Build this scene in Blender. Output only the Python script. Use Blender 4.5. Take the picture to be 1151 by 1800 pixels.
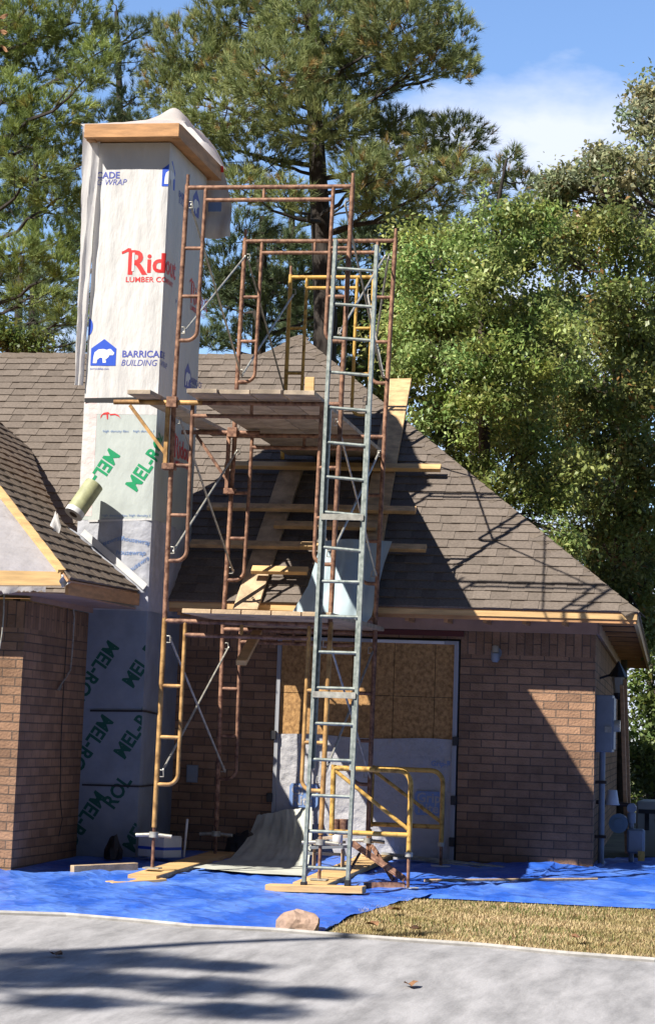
import bpy, bmesh, math, random
import numpy as np
from mathutils import Vector, Matrix
random.seed(7); rng = np.random.default_rng(7)
D = bpy.data; S = bpy.context.scene; COL = S.collection
for o in list(D.objects): D.objects.remove(o)

# ------------------------------------------------------------------ camera
F, PX, PY, YAW, PIT, ROL, CZ = 4218.4, 556.6, 494.9, -.1952, .1862, .0366, 1.3
_f = np.array([math.sin(YAW)*math.cos(PIT), math.cos(YAW)*math.cos(PIT), math.sin(PIT)])
_r0 = np.array([math.cos(YAW), -math.sin(YAW), 0.]); _u0 = np.cross(_r0, _f)
_r = math.cos(ROL)*_r0 + math.sin(ROL)*_u0; _u = -math.sin(ROL)*_r0 + math.cos(ROL)*_u0
cam = D.cameras.new('camera'); co = D.objects.new('camera', cam); COL.objects.link(co)
m = Matrix.Identity(4)
for i in range(3): m[i][0] = _r[i]; m[i][1] = _u[i]; m[i][2] = -_f[i]
m[2][3] = CZ; co.matrix_world = m
cam.sensor_fit = 'VERTICAL'; cam.sensor_height = 36; cam.lens = F/1800*36
cam.shift_x = (575.5-PX)/1800; cam.shift_y = (PY-900)/1800
cam.clip_start = .1; cam.clip_end = 3000
S.camera = co; S.render.resolution_x = 654; S.render.resolution_y = 1024

# ------------------------------------------------------------------ sky, sun, exposure
SUN = Vector((.84, 1.0, -1.27)).normalized()
w = D.worlds.new('World'); S.world = w; w.use_nodes = True; nt = w.node_tree
bg = nt.nodes['Background']; bg.inputs[1].default_value = .05
sky = nt.nodes.new('ShaderNodeTexSky'); sky.sky_type = 'NISHITA'; sky.sun_disc = False
sky.sun_elevation = math.asin(-SUN.z); sky.sun_rotation = math.atan2(-SUN.x, -SUN.y)
sky.air_density = 1.0; sky.dust_density = .3; sky.ozone_density = 2.2
tc = nt.nodes.new('ShaderNodeTexCoord'); mp = nt.nodes.new('ShaderNodeMapping')
mp.inputs['Scale'].default_value = (6, 6, 13); mp.inputs['Location'].default_value = (.55, .2, .35)
nz = nt.nodes.new('ShaderNodeTexNoise'); nz.inputs['Scale'].default_value = 1.1; nz.inputs['Detail'].default_value = 7; nz.inputs['Roughness'].default_value = .55
rp = nt.nodes.new('ShaderNodeValToRGB'); rp.color_ramp.elements[0].position = .50; rp.color_ramp.elements[1].position = .70
sep = nt.nodes.new('ShaderNodeSeparateXYZ'); mr = nt.nodes.new('ShaderNodeMapRange')
mr.inputs[1].default_value = .29; mr.inputs[2].default_value = .15; mr.inputs[3].default_value = -.2; mr.inputs[4].default_value = .14
ad = nt.nodes.new('ShaderNodeMath'); ad.operation = 'ADD'
mx = nt.nodes.new('ShaderNodeMixRGB'); mx.inputs[2].default_value = (9.6, 10.4, 12.6, 1)
tn = nt.nodes.new('ShaderNodeMixRGB'); tn.blend_type = 'MULTIPLY'; tn.inputs[0].default_value = 1; tn.inputs[2].default_value = (1.5, 1.6, 1.85, 1)
L = nt.links.new
L(tc.outputs['Generated'], mp.inputs[0]); L(mp.outputs[0], nz.inputs['Vector']); L(tc.outputs['Generated'], sep.inputs[0])
L(sep.outputs['Z'], mr.inputs[0]); L(nz.outputs[0], ad.inputs[0]); L(mr.outputs[0], ad.inputs[1]); L(ad.outputs[0], rp.inputs[0])
ys_ = nt.nodes.new('ShaderNodeMapRange'); ys_.inputs[1].default_value = .35; ys_.inputs[2].default_value = .75; L(sep.outputs['Y'], ys_.inputs[0])
nv = nt.nodes.new('ShaderNodeVectorMath'); nv.operation = 'DISTANCE'; _d = (960-PX)/F*_r-(235-PY)/F*_u+_f; _d = _d/np.linalg.norm(_d); nv.inputs[1].default_value = tuple(_d*np.array([1, 1, 1.6]))
ns = nt.nodes.new('ShaderNodeVectorMath'); ns.operation = 'MULTIPLY'; ns.inputs[1].default_value = (1, 1, 1.6); L(tc.outputs['Generated'], ns.inputs[0]); L(ns.outputs[0], nv.inputs[0])
nd = nt.nodes.new('ShaderNodeMapRange'); nd.inputs[1].default_value = .075; nd.inputs[2].default_value = .0; nd.inputs[3].default_value = 0; nd.inputs[4].default_value = .19; L(nv.outputs['Value'], nd.inputs[0])
ad2 = nt.nodes.new('ShaderNodeMath'); ad2.operation = 'ADD'; L(ad.outputs[0], ad2.inputs[0]); L(nd.outputs[0], ad2.inputs[1]); L(ad2.outputs[0], rp.inputs[0])
cm = nt.nodes.new('ShaderNodeMath'); cm.operation = 'MULTIPLY'; L(rp.outputs[0], cm.inputs[0]); L(ys_.outputs[0], cm.inputs[1])
tm = nt.nodes.new('ShaderNodeMixRGB'); tm.inputs[1].default_value = (.50, .53, .64, 1); tm.inputs[2].default_value = (1.62, 1.78, 2.1, 1)
yt = nt.nodes.new('ShaderNodeMapRange'); yt.inputs[1].default_value = -.1; yt.inputs[2].default_value = .7; L(sep.outputs['Y'], yt.inputs[0]); L(yt.outputs[0], tm.inputs[0]); L(tm.outputs[0], tn.inputs[2])
L(sky.outputs[0], tn.inputs[1]); L(tn.outputs[0], mx.inputs[1]); L(cm.outputs[0], mx.inputs[0]); L(mx.outputs[0], bg.inputs[0])
sl = D.lights.new('sun', 'SUN'); sl.energy = 5.0; sl.angle = math.radians(.5); sl.color = (1, .94, .84)
so = D.objects.new('sun', sl); COL.objects.link(so); so.rotation_euler = SUN.to_track_quat('-Z', 'Y').to_euler(); so.location = (-20, -20, 30)
S.view_settings.view_transform = 'Standard'; S.view_settings.look = 'None'; S.view_settings.gamma = 1
S.view_settings.exposure = .9
S.render.engine = 'CYCLES'; S.cycles.max_bounces = 6; S.cycles.transparent_max_bounces = 8

# ------------------------------------------------------------------ helpers
def ray(x, y): return (x-PX)/F*_r - (y-PY)/F*_u + _f
def at(x, y, X=None, Y=None, Z=None):          # the world point seen at (x, y) of the photo on a plane of known position
    d = ray(x, y)
    t = X/d[0] if X is not None else Y/d[1] if Y is not None else (Z-CZ)/d[2]
    return Vector((t*d[0], t*d[1], CZ+t*d[2]))
def onpl(x, y, p0, n):
    d = Vector(ray(x, y)); c = Vector((0, 0, CZ)); n = Vector(n)
    return c + d*((Vector(p0)-c).dot(n)/d.dot(n))
GA, GB = -.05, .035
def gz(Y): return GA + GB*(min(Y, 27)-22)
def gnd(x, y, dz=0): return onpl(x, y, (0, 22, GA+dz), (0, -GB, 1))

def mat(name, rgb, rough=.7, metal=0, noise=0, nscale=8, stretch=(1, 1, 1), bump=0, bscale=60, rand=0, attr=None, trans=0, spec=.5, rgb2=None, nlo=.35, nhi=.65, bdist=.01):
    mt = D.materials.new(name); mt.use_nodes = True; nt = mt.node_tree; b = nt.nodes['Principled BSDF']; l = nt.links.new
    b.inputs['Roughness'].default_value = rough; b.inputs['Metallic'].default_value = metal
    b.inputs['Specular IOR Level'].default_value = spec
    rgb = tuple(rgb)+(1,); b.inputs['Base Color'].default_value = rgb
    tcn = nt.nodes.new('ShaderNodeTexCoord'); mpn = nt.nodes.new('ShaderNodeMapping'); mpn.inputs['Scale'].default_value = stretch
    l(tcn.outputs['Object'], mpn.inputs[0]); cur = None
    if noise or rgb2:
        n = nt.nodes.new('ShaderNodeTexNoise'); n.inputs['Scale'].default_value = nscale; n.inputs['Detail'].default_value = 6; n.inputs['Roughness'].default_value = .62
        l(mpn.outputs[0], n.inputs['Vector'])
        r = nt.nodes.new('ShaderNodeValToRGB'); r.color_ramp.elements[0].position = nlo; r.color_ramp.elements[1].position = nhi
        r.color_ramp.elements[0].color = tuple(c*(1-noise) for c in rgb[:3])+(1,)
        r.color_ramp.elements[1].color = (tuple(rgb2)+(1,)) if rgb2 else tuple(min(1, c*(1+noise)) for c in rgb[:3])+(1,)
        l(n.outputs[0], r.inputs[0]); cur = r.outputs[0]
    if attr:
        a = nt.nodes.new('ShaderNodeAttribute'); a.attribute_name = attr
        if cur:
            k = nt.nodes.new('ShaderNodeMixRGB'); k.blend_type = 'MULTIPLY'; k.inputs[0].default_value = 1; l(cur, k.inputs[1]); l(a.outputs['Color'], k.inputs[2]); cur = k.outputs[0]
        else: cur = a.outputs['Color']
    if rand:
        oi = nt.nodes.new('ShaderNodeObjectInfo'); mr = nt.nodes.new('ShaderNodeMapRange'); mr.inputs[3].default_value = 1-rand; mr.inputs[4].default_value = 1+rand
        l(oi.outputs['Random'], mr.inputs[0]); k = nt.nodes.new('ShaderNodeVectorMath'); k.operation = 'SCALE'
        if cur: l(cur, k.inputs[0])
        else: k.inputs[0].default_value = rgb[:3]
        l(mr.outputs[0], k.inputs['Scale']); cur = k.outputs[0]
    if cur: l(cur, b.inputs['Base Color'])
    if bump:
        n = nt.nodes.new('ShaderNodeTexNoise'); n.inputs['Scale'].default_value = bscale; n.inputs['Detail'].default_value = 5; l(mpn.outputs[0], n.inputs['Vector'])
        bp = nt.nodes.new('ShaderNodeBump'); bp.inputs['Strength'].default_value = bump; bp.inputs['Distance'].default_value = bdist; l(n.outputs[0], bp.inputs['Height']); l(bp.outputs[0], b.inputs['Normal'])
    if trans:
        tr = nt.nodes.new('ShaderNodeBsdfTranslucent'); ms = nt.nodes.new('ShaderNodeMixShader'); ms.inputs[0].default_value = trans
        if cur: l(cur, tr.inputs[0])
        else: tr.inputs[0].default_value = rgb
        l(b.outputs[0], ms.inputs[1]); l(tr.outputs[0], ms.inputs[2]); l(ms.outputs[0], nt.nodes['Material Output'].inputs[0])
    return mt

def brick_mat(name, c1, c2, mortar):
    mt = D.materials.new(name); mt.use_nodes = True; nt = mt.node_tree; b = nt.nodes['Principled BSDF']; l = nt.links.new
    uv = nt.nodes.new('ShaderNodeTexCoord'); br = nt.nodes.new('ShaderNodeTexBrick')
    ds = nt.nodes.new('ShaderNodeTexNoise'); ds.inputs['Scale'].default_value = 9
    va = nt.nodes.new('ShaderNodeMixRGB'); va.inputs[0].default_value = .006
    l(uv.outputs['UV'], ds.inputs['Vector']); l(uv.outputs['UV'], va.inputs[1]); l(ds.outputs['Color'], va.inputs[2]); l(va.outputs[0], br.inputs['Vector'])
    br.inputs['Scale'].default_value = 1; br.inputs['Brick Width'].default_value = .252; br.inputs['Row Height'].default_value = .0813
    br.inputs['Mortar Size'].default_value = .0058; br.inputs['Mortar Smooth'].default_value = .25; br.inputs['Bias'].default_value = -.1
    br.inputs['Color1'].default_value = c1+(1,); br.inputs['Color2'].default_value = c2+(1,); br.inputs['Mortar'].default_value = mortar+(1,)
    n = nt.nodes.new('ShaderNodeTexNoise'); n.inputs['Scale'].default_value = 6; n.inputs['Detail'].default_value = 8; n.inputs['Roughness'].default_value = .7; l(uv.outputs['UV'], n.inputs['Vector'])
    r = nt.nodes.new('ShaderNodeMapRange'); r.inputs[1].default_value = .3; r.inputs[2].default_value = .7; r.inputs[3].default_value = .62; r.inputs[4].default_value = 1.34
    n3 = nt.nodes.new('ShaderNodeTexNoise'); n3.inputs['Scale'].default_value = 1.1; n3.inputs['Detail'].default_value = 5; l(uv.outputs['UV'], n3.inputs['Vector']); av = nt.nodes.new('ShaderNodeMixRGB'); av.inputs[0].default_value = .5; l(n.outputs[0], av.inputs[1]); l(n3.outputs[0], av.inputs[2]); l(av.outputs[0], r.inputs[0])
    k = nt.nodes.new('ShaderNodeVectorMath'); k.operation = 'SCALE'; l(br.outputs['Color'], k.inputs[0]); l(r.outputs[0], k.inputs['Scale'])
    l(k.outputs[0], b.inputs['Base Color']); b.inputs['Roughness'].default_value = .9; b.inputs['Specular IOR Level'].default_value = .2
    n2 = nt.nodes.new('ShaderNodeTexNoise'); n2.inputs['Scale'].default_value = 45; n2.inputs['Detail'].default_value = 4; l(uv.outputs['UV'], n2.inputs['Vector'])
    s = nt.nodes.new('ShaderNodeMath'); s.operation = 'MULTIPLY_ADD'; s.inputs[1].default_value = -1.6; l(br.outputs['Fac'], s.inputs[0]); l(n2.outputs[0], s.inputs[2])
    bp = nt.nodes.new('ShaderNodeBump'); bp.inputs['Strength'].default_value = .9; bp.inputs['Distance'].default_value = .012; l(s.outputs[0], bp.inputs['Height']); l(bp.outputs[0], b.inputs['Normal'])
    return mt

M = {
 'brick': brick_mat('brick', (.315, .185, .112), (.20, .118, .074), (.125, .09, .068)),  # mortar colour made darker to hold the shade of the recessed joints
 'rust': mat('rusty_brown_paint', (.17, .068, .042), .65, .15, noise=.5, nscale=18, rgb2=(.34, .185, .115), rand=.12),
 'ochre': mat('ochre_paint', (.40, .20, .06), .6, .1, noise=.5, nscale=9, rgb2=(.58, .34, .12), rand=.06),
 'yellow': mat('yellow_paint', (.48, .26, .04), .65, .05, noise=.5, nscale=16, rgb2=(.56, .34, .08), nlo=.36, nhi=.52),
 'galv': mat('galvanised_steel', (.36, .35, .31), .5, .45, noise=.3, nscale=16, rand=.1),
 'alu': mat('weathered_aluminium', (.22, .265, .25), .5, .35, noise=.4, nscale=20, rgb2=(.30, .33, .31)),
 'wood': mat('pine_lumber', (.55, .36, .185), .75, noise=.28, nscale=7, stretch=(1, 1, 3), rand=.12, bump=.25),
 'woodx': mat('weathered_pine_plank', (.44, .32, .20), .8, noise=.3, nscale=6, rand=.16, bump=.3),
 'woodg': mat('grey_weathered_plank', (.36, .29, .22), .85, noise=.3, nscale=5, rand=.14, bump=.3),
 'cedar': mat('fresh_fascia_lumber', (.44, .23, .10), .7, noise=.25, nscale=6, stretch=(.5, .5, 3), bump=.2),
 'gold': mat('yellow_pine_board', (.56, .36, .16), .7, noise=.2, nscale=6, stretch=(.4, 1, 4), bump=.2),
 'frieze': mat('primed_frieze_board', (.34, .22, .17), .75, noise=.15, nscale=4, bump=.1),
 'red': mat('red_oxide_strip', (.09, .016, .014), .7),
 'shingle': mat('asphalt_shingle', (1, 1, 1), .95, noise=.28, nscale=38, attr='Col', bump=.5, bscale=260, spec=.15, bdist=.006),
 'white_wrap': mat('white_housewrap', (.55, .54, .535), .55, noise=.05, nscale=3, bump=.7, bscale=4.5, stretch=(1.6, 1.6, .5), bdist=.04),
 'grey_wrap': mat('crumpled_grey_housewrap', (.37, .38, .42), .6, noise=.16, nscale=5, bump=.55, bscale=6, bdist=.05),
 'membrane': mat('pale_green_membrane_film', (.44, .48, .46), .4, noise=.06, nscale=4, bump=.5, bscale=6, stretch=(1, 1, .5), bdist=.03),
 'slate': mat('slate_blue_membrane', (.215, .25, .305), .6, noise=.12, nscale=4, bump=.5, bscale=6, bdist=.02),
 'film': mat('clear_plastic_sheet', (.46, .44, .455), .3, noise=.08, nscale=5, bump=.8, bscale=7, trans=.35, bdist=.04),
 'door_wrap': mat('pale_grey_door_wrap', (.36, .355, .37), .6, noise=.08, nscale=5, bump=.9, bscale=8, bdist=.04),
 'osb': mat('strand_board', (.33, .17, .055), .75, noise=.35, nscale=26, rgb2=(.48, .27, .10), bump=.3, bscale=40),
 'ink_blue': mat('blue_print', (.012, .07, .50), .5), 'ink_navy': mat('navy_print', (.07, .09, .38), .5),
 'ink_red': mat('red_print', (.62, .03, .03), .5), 'ink_green': mat('green_print', (.0, .26, .10), .5),
 'ink_faint': mat('faint_blue_print', (.15, .24, .46), .5), 'ink_white': mat('white_print', (.72, .72, .72), .5),
 'ink_green_shade': mat('shaded_green_print', (.0, .075, .055), .5),  # same green print, with the shade of the lower chimney put into its colour
 'tarp': mat('blue_tarpaulin', (.028, .125, .62), .42, noise=.18, nscale=1.5, stretch=(1, .6, 1), rgb2=(.17, .33, .78), bump=.6, bscale=5, nlo=.42, nhi=.78, bdist=.03),
 'drop': mat('grey_green_canvas', (.44, .45, .40), .85, noise=.15, nscale=3, bump=.15, bscale=7, bdist=.02),
 'sheet': mat('pale_blue_vinyl_sheet', (.42, .52, .56), .45, noise=.06, nscale=3, bump=.3, bscale=5, trans=.1, bdist=.02),
 'black': mat('black_plastic', (.015, .015, .018), .5), 'darkm': mat('dark_brown_metal', (.05, .03, .022), .6, .4),
 'white': mat('white_enamel', (.6, .6, .6), .5, noise=.08, nscale=8), 'greyp': mat('grey_painted_steel', (.21, .235, .27), .5, .2, noise=.1, nscale=6),
 'trim': mat('door_trim_grey', (.30, .31, .33), .6), 'glass': mat('frosted_glass', (.55, .5, .4), .2, trans=.4),
 'roll': mat('olive_paper_roll', (.30, .31, .17), .6, noise=.2, nscale=10, stretch=(1, 1, 1)),
 'deck': mat('roof_deck_boards', (.36, .20, .10), .8, noise=.25, nscale=7),
 'bark': mat('pine_bark', (.035, .028, .024), .95, noise=.5, nscale=14, stretch=(1, 1, .3), bump=1, bscale=20),
 'bark2': mat('grey_brown_bark', (.06, .046, .035), .95, noise=.4, nscale=12, bump=.8, bscale=25),
 'needle': mat('pine_needles', (1, 1, 1), .55, attr='Col', trans=.28, spec=.35),
 'leaf': mat('broad_leaves', (1, 1, 1), .42, attr='Col', trans=.38, spec=.45),
 'grassb': mat('dry_grass_blades', (1, 1, 1), .8, attr='Col', trans=.2, spec=.2),
 'soil': mat('dry_lawn_soil', (.20, .15, .085), .95, noise=.35, nscale=5, bump=.6, bscale=40),
 'earth': mat('lawn_earth', (.085, .085, .042), .95, noise=.35, nscale=3, bump=.5, bscale=30),
 'cover': mat('cover_sheet_white', (.74, .72, .71), .5, noise=.05, nscale=3, bump=.15, bscale=9, trans=.5),
 'deck_shade': mat('shade_dark_soffit_boards', (.10, .055, .03), .85),  # deck boards darkened in colour so gaps between lookouts look shaded
 'rockm': mat('pinkish_fieldstone', (.34, .235, .18), .9, noise=.3, nscale=9, bump=.8, bscale=30),
 'stone_d': mat('dead_leaf_brown', (.22, .11, .05), .8, noise=.3, nscale=30),
}
# concrete driveway with dusty film and stains of its own
def drive_mat():
    mt = D.materials.new('dusty_concrete'); mt.use_nodes = True; nt = mt.node_tree; b = nt.nodes['Principled BSDF']; l = nt.links.new
    t = nt.nodes.new('ShaderNodeTexCoord'); mp = nt.nodes.new('ShaderNodeMapping'); mp.inputs['Rotation'].default_value = (0, 0, .25); mp.inputs['Scale'].default_value = (2.6, .55, 1); l(t.outputs['Object'], mp.inputs[0])
    a = nt.nodes.new('ShaderNodeTexNoise'); a.inputs['Scale'].default_value = 1.7; a.inputs['Detail'].default_value = 12; a.inputs['Roughness'].default_value = .68; a.inputs['Distortion'].default_value = .15; l(mp.outputs[0], a.inputs['Vector'])
    r = nt.nodes.new('ShaderNodeValToRGB'); e = r.color_ramp.elements; e[0].position = .34; e[0].color = (.20, .196, .20, 1); e[1].position = .62; e[1].color = (.36, .352, .36, 1); l(a.outputs[0], r.inputs[0])
    v = nt.nodes.new('ShaderNodeTexNoise'); v.inputs['Scale'].default_value = 60; v.inputs['Detail'].default_value = 4; l(t.outputs['Object'], v.inputs['Vector'])
    vr = nt.nodes.new('ShaderNodeMapRange'); vr.inputs[3].default_value = .78; vr.inputs[4].default_value = 1.22; l(v.outputs[0], vr.inputs[0])
    k = nt.nodes.new('ShaderNodeVectorMath'); k.operation = 'SCALE'; l(r.outputs[0], k.inputs[0]); l(vr.outputs[0], k.inputs['Scale']); l(k.outputs[0], b.inputs['Base Color'])
    b.inputs['Roughness'].default_value = .85; bp = nt.nodes.new('ShaderNodeBump'); bp.inputs['Strength'].default_value = .5; bp.inputs['Distance'].default_value = .02; l(a.outputs[0], bp.inputs['Height']); l(bp.outputs[0], b.inputs['Normal'])
    return mt
M['drive'] = drive_mat()
def tarp_mat():
    mt = M['tarp']; nt = mt.node_tree; b = nt.nodes['Principled BSDF']; l = nt.links.new; t = nt.nodes.new('ShaderNodeTexCoord')
    w_ = nt.nodes.new('ShaderNodeTexNoise'); w_.inputs['Scale'].default_value = 2.5; l(t.outputs['Object'], w_.inputs['Vector']); m_ = nt.nodes.new('ShaderNodeMixRGB'); m_.inputs[0].default_value = .35; l(t.outputs['Object'], m_.inputs[1]); l(w_.outputs['Color'], m_.inputs[2])
    v = nt.nodes.new('ShaderNodeTexVoronoi'); v.feature = 'DISTANCE_TO_EDGE'; v.inputs['Scale'].default_value = 3.2; l(m_.outputs[0], v.inputs['Vector'])
    v2 = nt.nodes.new('ShaderNodeTexVoronoi'); v2.feature = 'F1'; v2.inputs['Scale'].default_value = 9; l(m_.outputs[0], v2.inputs['Vector'])
    a = nt.nodes.new('ShaderNodeMath'); a.operation = 'MULTIPLY_ADD'; a.inputs[1].default_value = 1.4; l(v.outputs['Distance'], a.inputs[0]); l(v2.outputs['Distance'], a.inputs[2])
    bp = nt.nodes.new('ShaderNodeBump'); bp.inputs['Strength'].default_value = .55; bp.inputs['Distance'].default_value = .04; l(a.outputs[0], bp.inputs['Height']); l(bp.outputs[0], b.inputs['Normal'])
tarp_mat()

def link(o, parent=None):
    COL.objects.link(o)
    if parent is not None: o.parent = parent
    return o
def root_loc(o):
    v = Vector((0, 0, 0))
    while o is not None: v = v + Vector(o.location); o = o.parent
    return v
def tag(o, label=None, cat=None, group=None, kind=None):
    if label: o['label'] = label
    if cat: o['category'] = cat
    if group: o['group'] = group
    if kind: o['kind'] = kind
    return o
def thing(name, label, cat, loc=(0, 0, 0), group=None):
    o = D.objects.new(name, None); o.empty_display_size = .2; COL.objects.link(o); o.location = loc
    return tag(o, label, cat, group)

class MB:
    def __init__(s): s.v = []; s.f = []; s.uv = {}
    def add(s, vs, fs, uvs=None):
        n = len(s.v); s.v += [tuple(p) for p in vs]
        for i, f in enumerate(fs):
            if uvs: s.uv[len(s.f)] = uvs[i]
            s.f.append(tuple(n+k for k in f))
        return s
    def box(s, a, b):
        x0, y0, z0 = a; x1, y1, z1 = b
        return s.add([(x0,y0,z0),(x1,y0,z0),(x1,y1,z0),(x0,y1,z0),(x0,y0,z1),(x1,y0,z1),(x1,y1,z1),(x0,y1,z1)],
                     [(0,3,2,1),(4,5,6,7),(0,1,5,4),(1,2,6,5),(2,3,7,6),(3,0,4,7)])
    def bar(s, a, b, w, h, up=(0, 0, 1)):                 # board from a to b, width w across, thickness h along up
        a = Vector(a); b = Vector(b); d = (b-a).normalized(); up = Vector(up); sd = d.cross(up).normalized(); up = sd.cross(d).normalized()
        q = []
        for p in (a, b):
            for i, j in ((-1, -1), (1, -1), (1, 1), (-1, 1)): q.append(p+sd*(i*w/2)+up*(j*h/2))
        return s.add(q, [(0,1,2,3),(7,6,5,4),(0,4,5,1),(1,5,6,2),(2,6,7,3),(3,7,4,0)])
    def tube(s, pts, r, n=8, r2=None, cap=True):
        pts = [Vector(p) for p in pts]; N = len(pts); base = len(s.v); ref = None
        for i, p in enumerate(pts):
            d = (pts[min(i+1, N-1)]-pts[max(i-1, 0)]).normalized()
            if ref is None: ref = d.orthogonal().normalized()
            ref = (ref-d*ref.dot(d)).normalized(); q = d.cross(ref)
            rr = r if r2 is None else r+(r2-r)*i/(N-1)
            for k in range(n):
                t = 2*math.pi*k/n; s.v.append(tuple(p+ref*(rr*math.cos(t))+q*(rr*math.sin(t))))
        for i in range(N-1):
            for k in range(n):
                a = base+i*n+k; b = base+i*n+(k+1) % n; s.f.append((a, b, b+n, a+n))
        if cap: s.f.append(tuple(base+k for k in range(n))[::-1]); s.f.append(tuple(base+(N-1)*n+k for k in range(n)))
        return s
    def disc(s, c, r, h, n=16, axis=(0, 0, 1)):
        c = Vector(c); a = Vector(axis).normalized(); return s.tube([c, c+a*h], r, n)
    def lathe(s, c, prof, n=16):
        c = Vector(c); base = len(s.v)
        for r, z in prof:
            for k in range(n): t = 2*math.pi*k/n; s.v.append((c.x+r*math.cos(t), c.y+r*math.sin(t), c.z+z))
        for i in range(len(prof)-1):
            for k in range(n): a = base+i*n+k; b = base+i*n+(k+1) % n; s.f.append((a, b, b+n, a+n))
        s.f.append(tuple(base+k for k in range(n))[::-1]); s.f.append(tuple(base+(len(prof)-1)*n+k for k in range(n)))
        return s
    def prism(s, poly, thick):                              # planar polygon given thickness along vector
        n = len(poly); t = Vector(thick); poly = [Vector(p) for p in poly]
        fs = [tuple(range(n)), tuple(range(2*n-1, n-1, -1))]+[(i, i+n, (i+1) % n+n, (i+1) % n) for i in range(n)]
        return s.add(poly+[p+t for p in poly], fs)
    def grid(s, fn, nu, nv):
        b = len(s.v)
        for j in range(nv+1):
            for i in range(nu+1): s.v.append(tuple(fn(i/nu, j/nv)))
        for j in range(nv):
            for i in range(nu): a = b+j*(nu+1)+i; s.f.append((a, a+1, a+nu+2, a+nu+1))
        return s
    def build(s, name, mt, parent=None, smooth=False, bevel=0, loc=None):
        me = D.meshes.new(name); o = D.objects.new(name, me)
        if parent is not None: org = root_loc(parent)
        else:
            if loc is None:
                a = np.array(s.v); loc = Vector(((a[:, 0].min()+a[:, 0].max())/2, (a[:, 1].min()+a[:, 1].max())/2, a[:, 2].min()))
            org = Vector(loc); o.location = org
        me.from_pydata([(x-org.x, y-org.y, z-org.z) for x, y, z in s.v], [], s.f)
        if s.uv:
            uvl = me.uv_layers.new(name='UVMap')
            for p in me.polygons:
                if p.index in s.uv:
                    for li, uvv in zip(p.loop_indices, s.uv[p.index]): uvl.data[li].uv = uvv
        me.materials.append(M[mt] if isinstance(mt, str) else mt)
        if smooth: me.polygons.foreach_set('use_smooth', [True]*len(me.polygons))
        me.update()
        if smooth or bevel:
            bm = bmesh.new(); bm.from_mesh(me)
            if bevel: bmesh.ops.bevel(bm, geom=bm.edges[:], offset=bevel, segments=1, affect='EDGES')
            bm.normal_update(); 
            if smooth:
                for e in bm.edges:
                    if len(e.link_faces) == 2 and e.calc_face_angle(0) > .8: e.smooth = False
            bm.to_mesh(me); bm.free()
        return link(o, parent)

def np_mesh(name, verts, faces, cols, mt, parent=None, loc=(0, 0, 0)):
    me = D.meshes.new(name); nf, k = faces.shape; org = root_loc(parent) if parent is not None else Vector(loc)
    verts = verts-np.array(org)
    me.vertices.add(len(verts)); me.vertices.foreach_set('co', verts.astype(np.float32).ravel())
    me.loops.add(nf*k); me.loops.foreach_set('vertex_index', faces.astype(np.int32).ravel())
    me.polygons.add(nf); me.polygons.foreach_set('loop_start', np.arange(0, nf*k, k, dtype=np.int32))
    me.update(calc_edges=True)
    ca = me.color_attributes.new('Col', 'FLOAT_COLOR', 'POINT')
    ca.data.foreach_set('color', np.c_[cols, np.ones(len(cols))].astype(np.float32).ravel())
    me.materials.append(M[mt]); o = D.objects.new(name, me)
    if parent is None: o.location = org
    return link(o, parent)

def snoise(x, y, s=0):
    return (math.sin(x*1.7+s)+math.sin(y*2.3+s*1.7+x*.6)+math.sin((x+y)*3.9+s*2.1)*.5+math.sin((x-y*.7)*7.1+s)*.3)/2.8

# ------------------------------------------------------------------ ground, driveway
g = MB(); ys = [-30, 0, 12, 27, 60, 400, 2500]
def gfn(a, b): return ((a-.5)*5000, ys[int(round(b*6))], gz(ys[int(round(b*6))])-.012)
g.grid(gfn, 1, 6).build('ground', 'earth', loc=(0, 0, 0)); tag(D.objects['ground'], kind='structure')
dp = [gnd(-60, 1606), gnd(0, 1608), gnd(120, 1612), gnd(240, 1622), gnd(340, 1632), gnd(480, 1638), gnd(560, 1645), gnd(700, 1655), gnd(850, 1666), gnd(1000, 1680), gnd(1151, 1692), gnd(1400, 1712), gnd(2600, 1800)]
dm = MB(); near = [Vector((p.x*.05+(i-6)*1.2, 2, gz(2)+.035)) for i, p in enumerate(dp)]
for i in range(len(dp)-1):
    n0 = len(dm.v); NS = 14
    for k in range(NS+1):
        for j in (i, i+1):
            q = dp[j].lerp(near[j], k/NS); zz = gz(q.y)+.035-(.03 if k == 0 else 0); dm.v.append((q.x, q.y, zz))
    for k in range(NS): a = n0+2*k; dm.f.append((a, a+1, a+3, a+2))
tag(dm.build('driveway', 'drive', loc=(0, 10, 0)), kind='structure')
# pale rim strip of the drive edge
rim = MB(); rim.tube([p+Vector((0, -.04+.02*math.sin(i*3), .016)) for i, p in enumerate(dp[1:-2])], .022, 6)
tag(rim.build('driveway_edge', mat('pale_concrete_edge', (.33, .32, .31), .9, noise=.2, nscale=8), loc=(0, 15, 0)), kind='structure')

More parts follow.
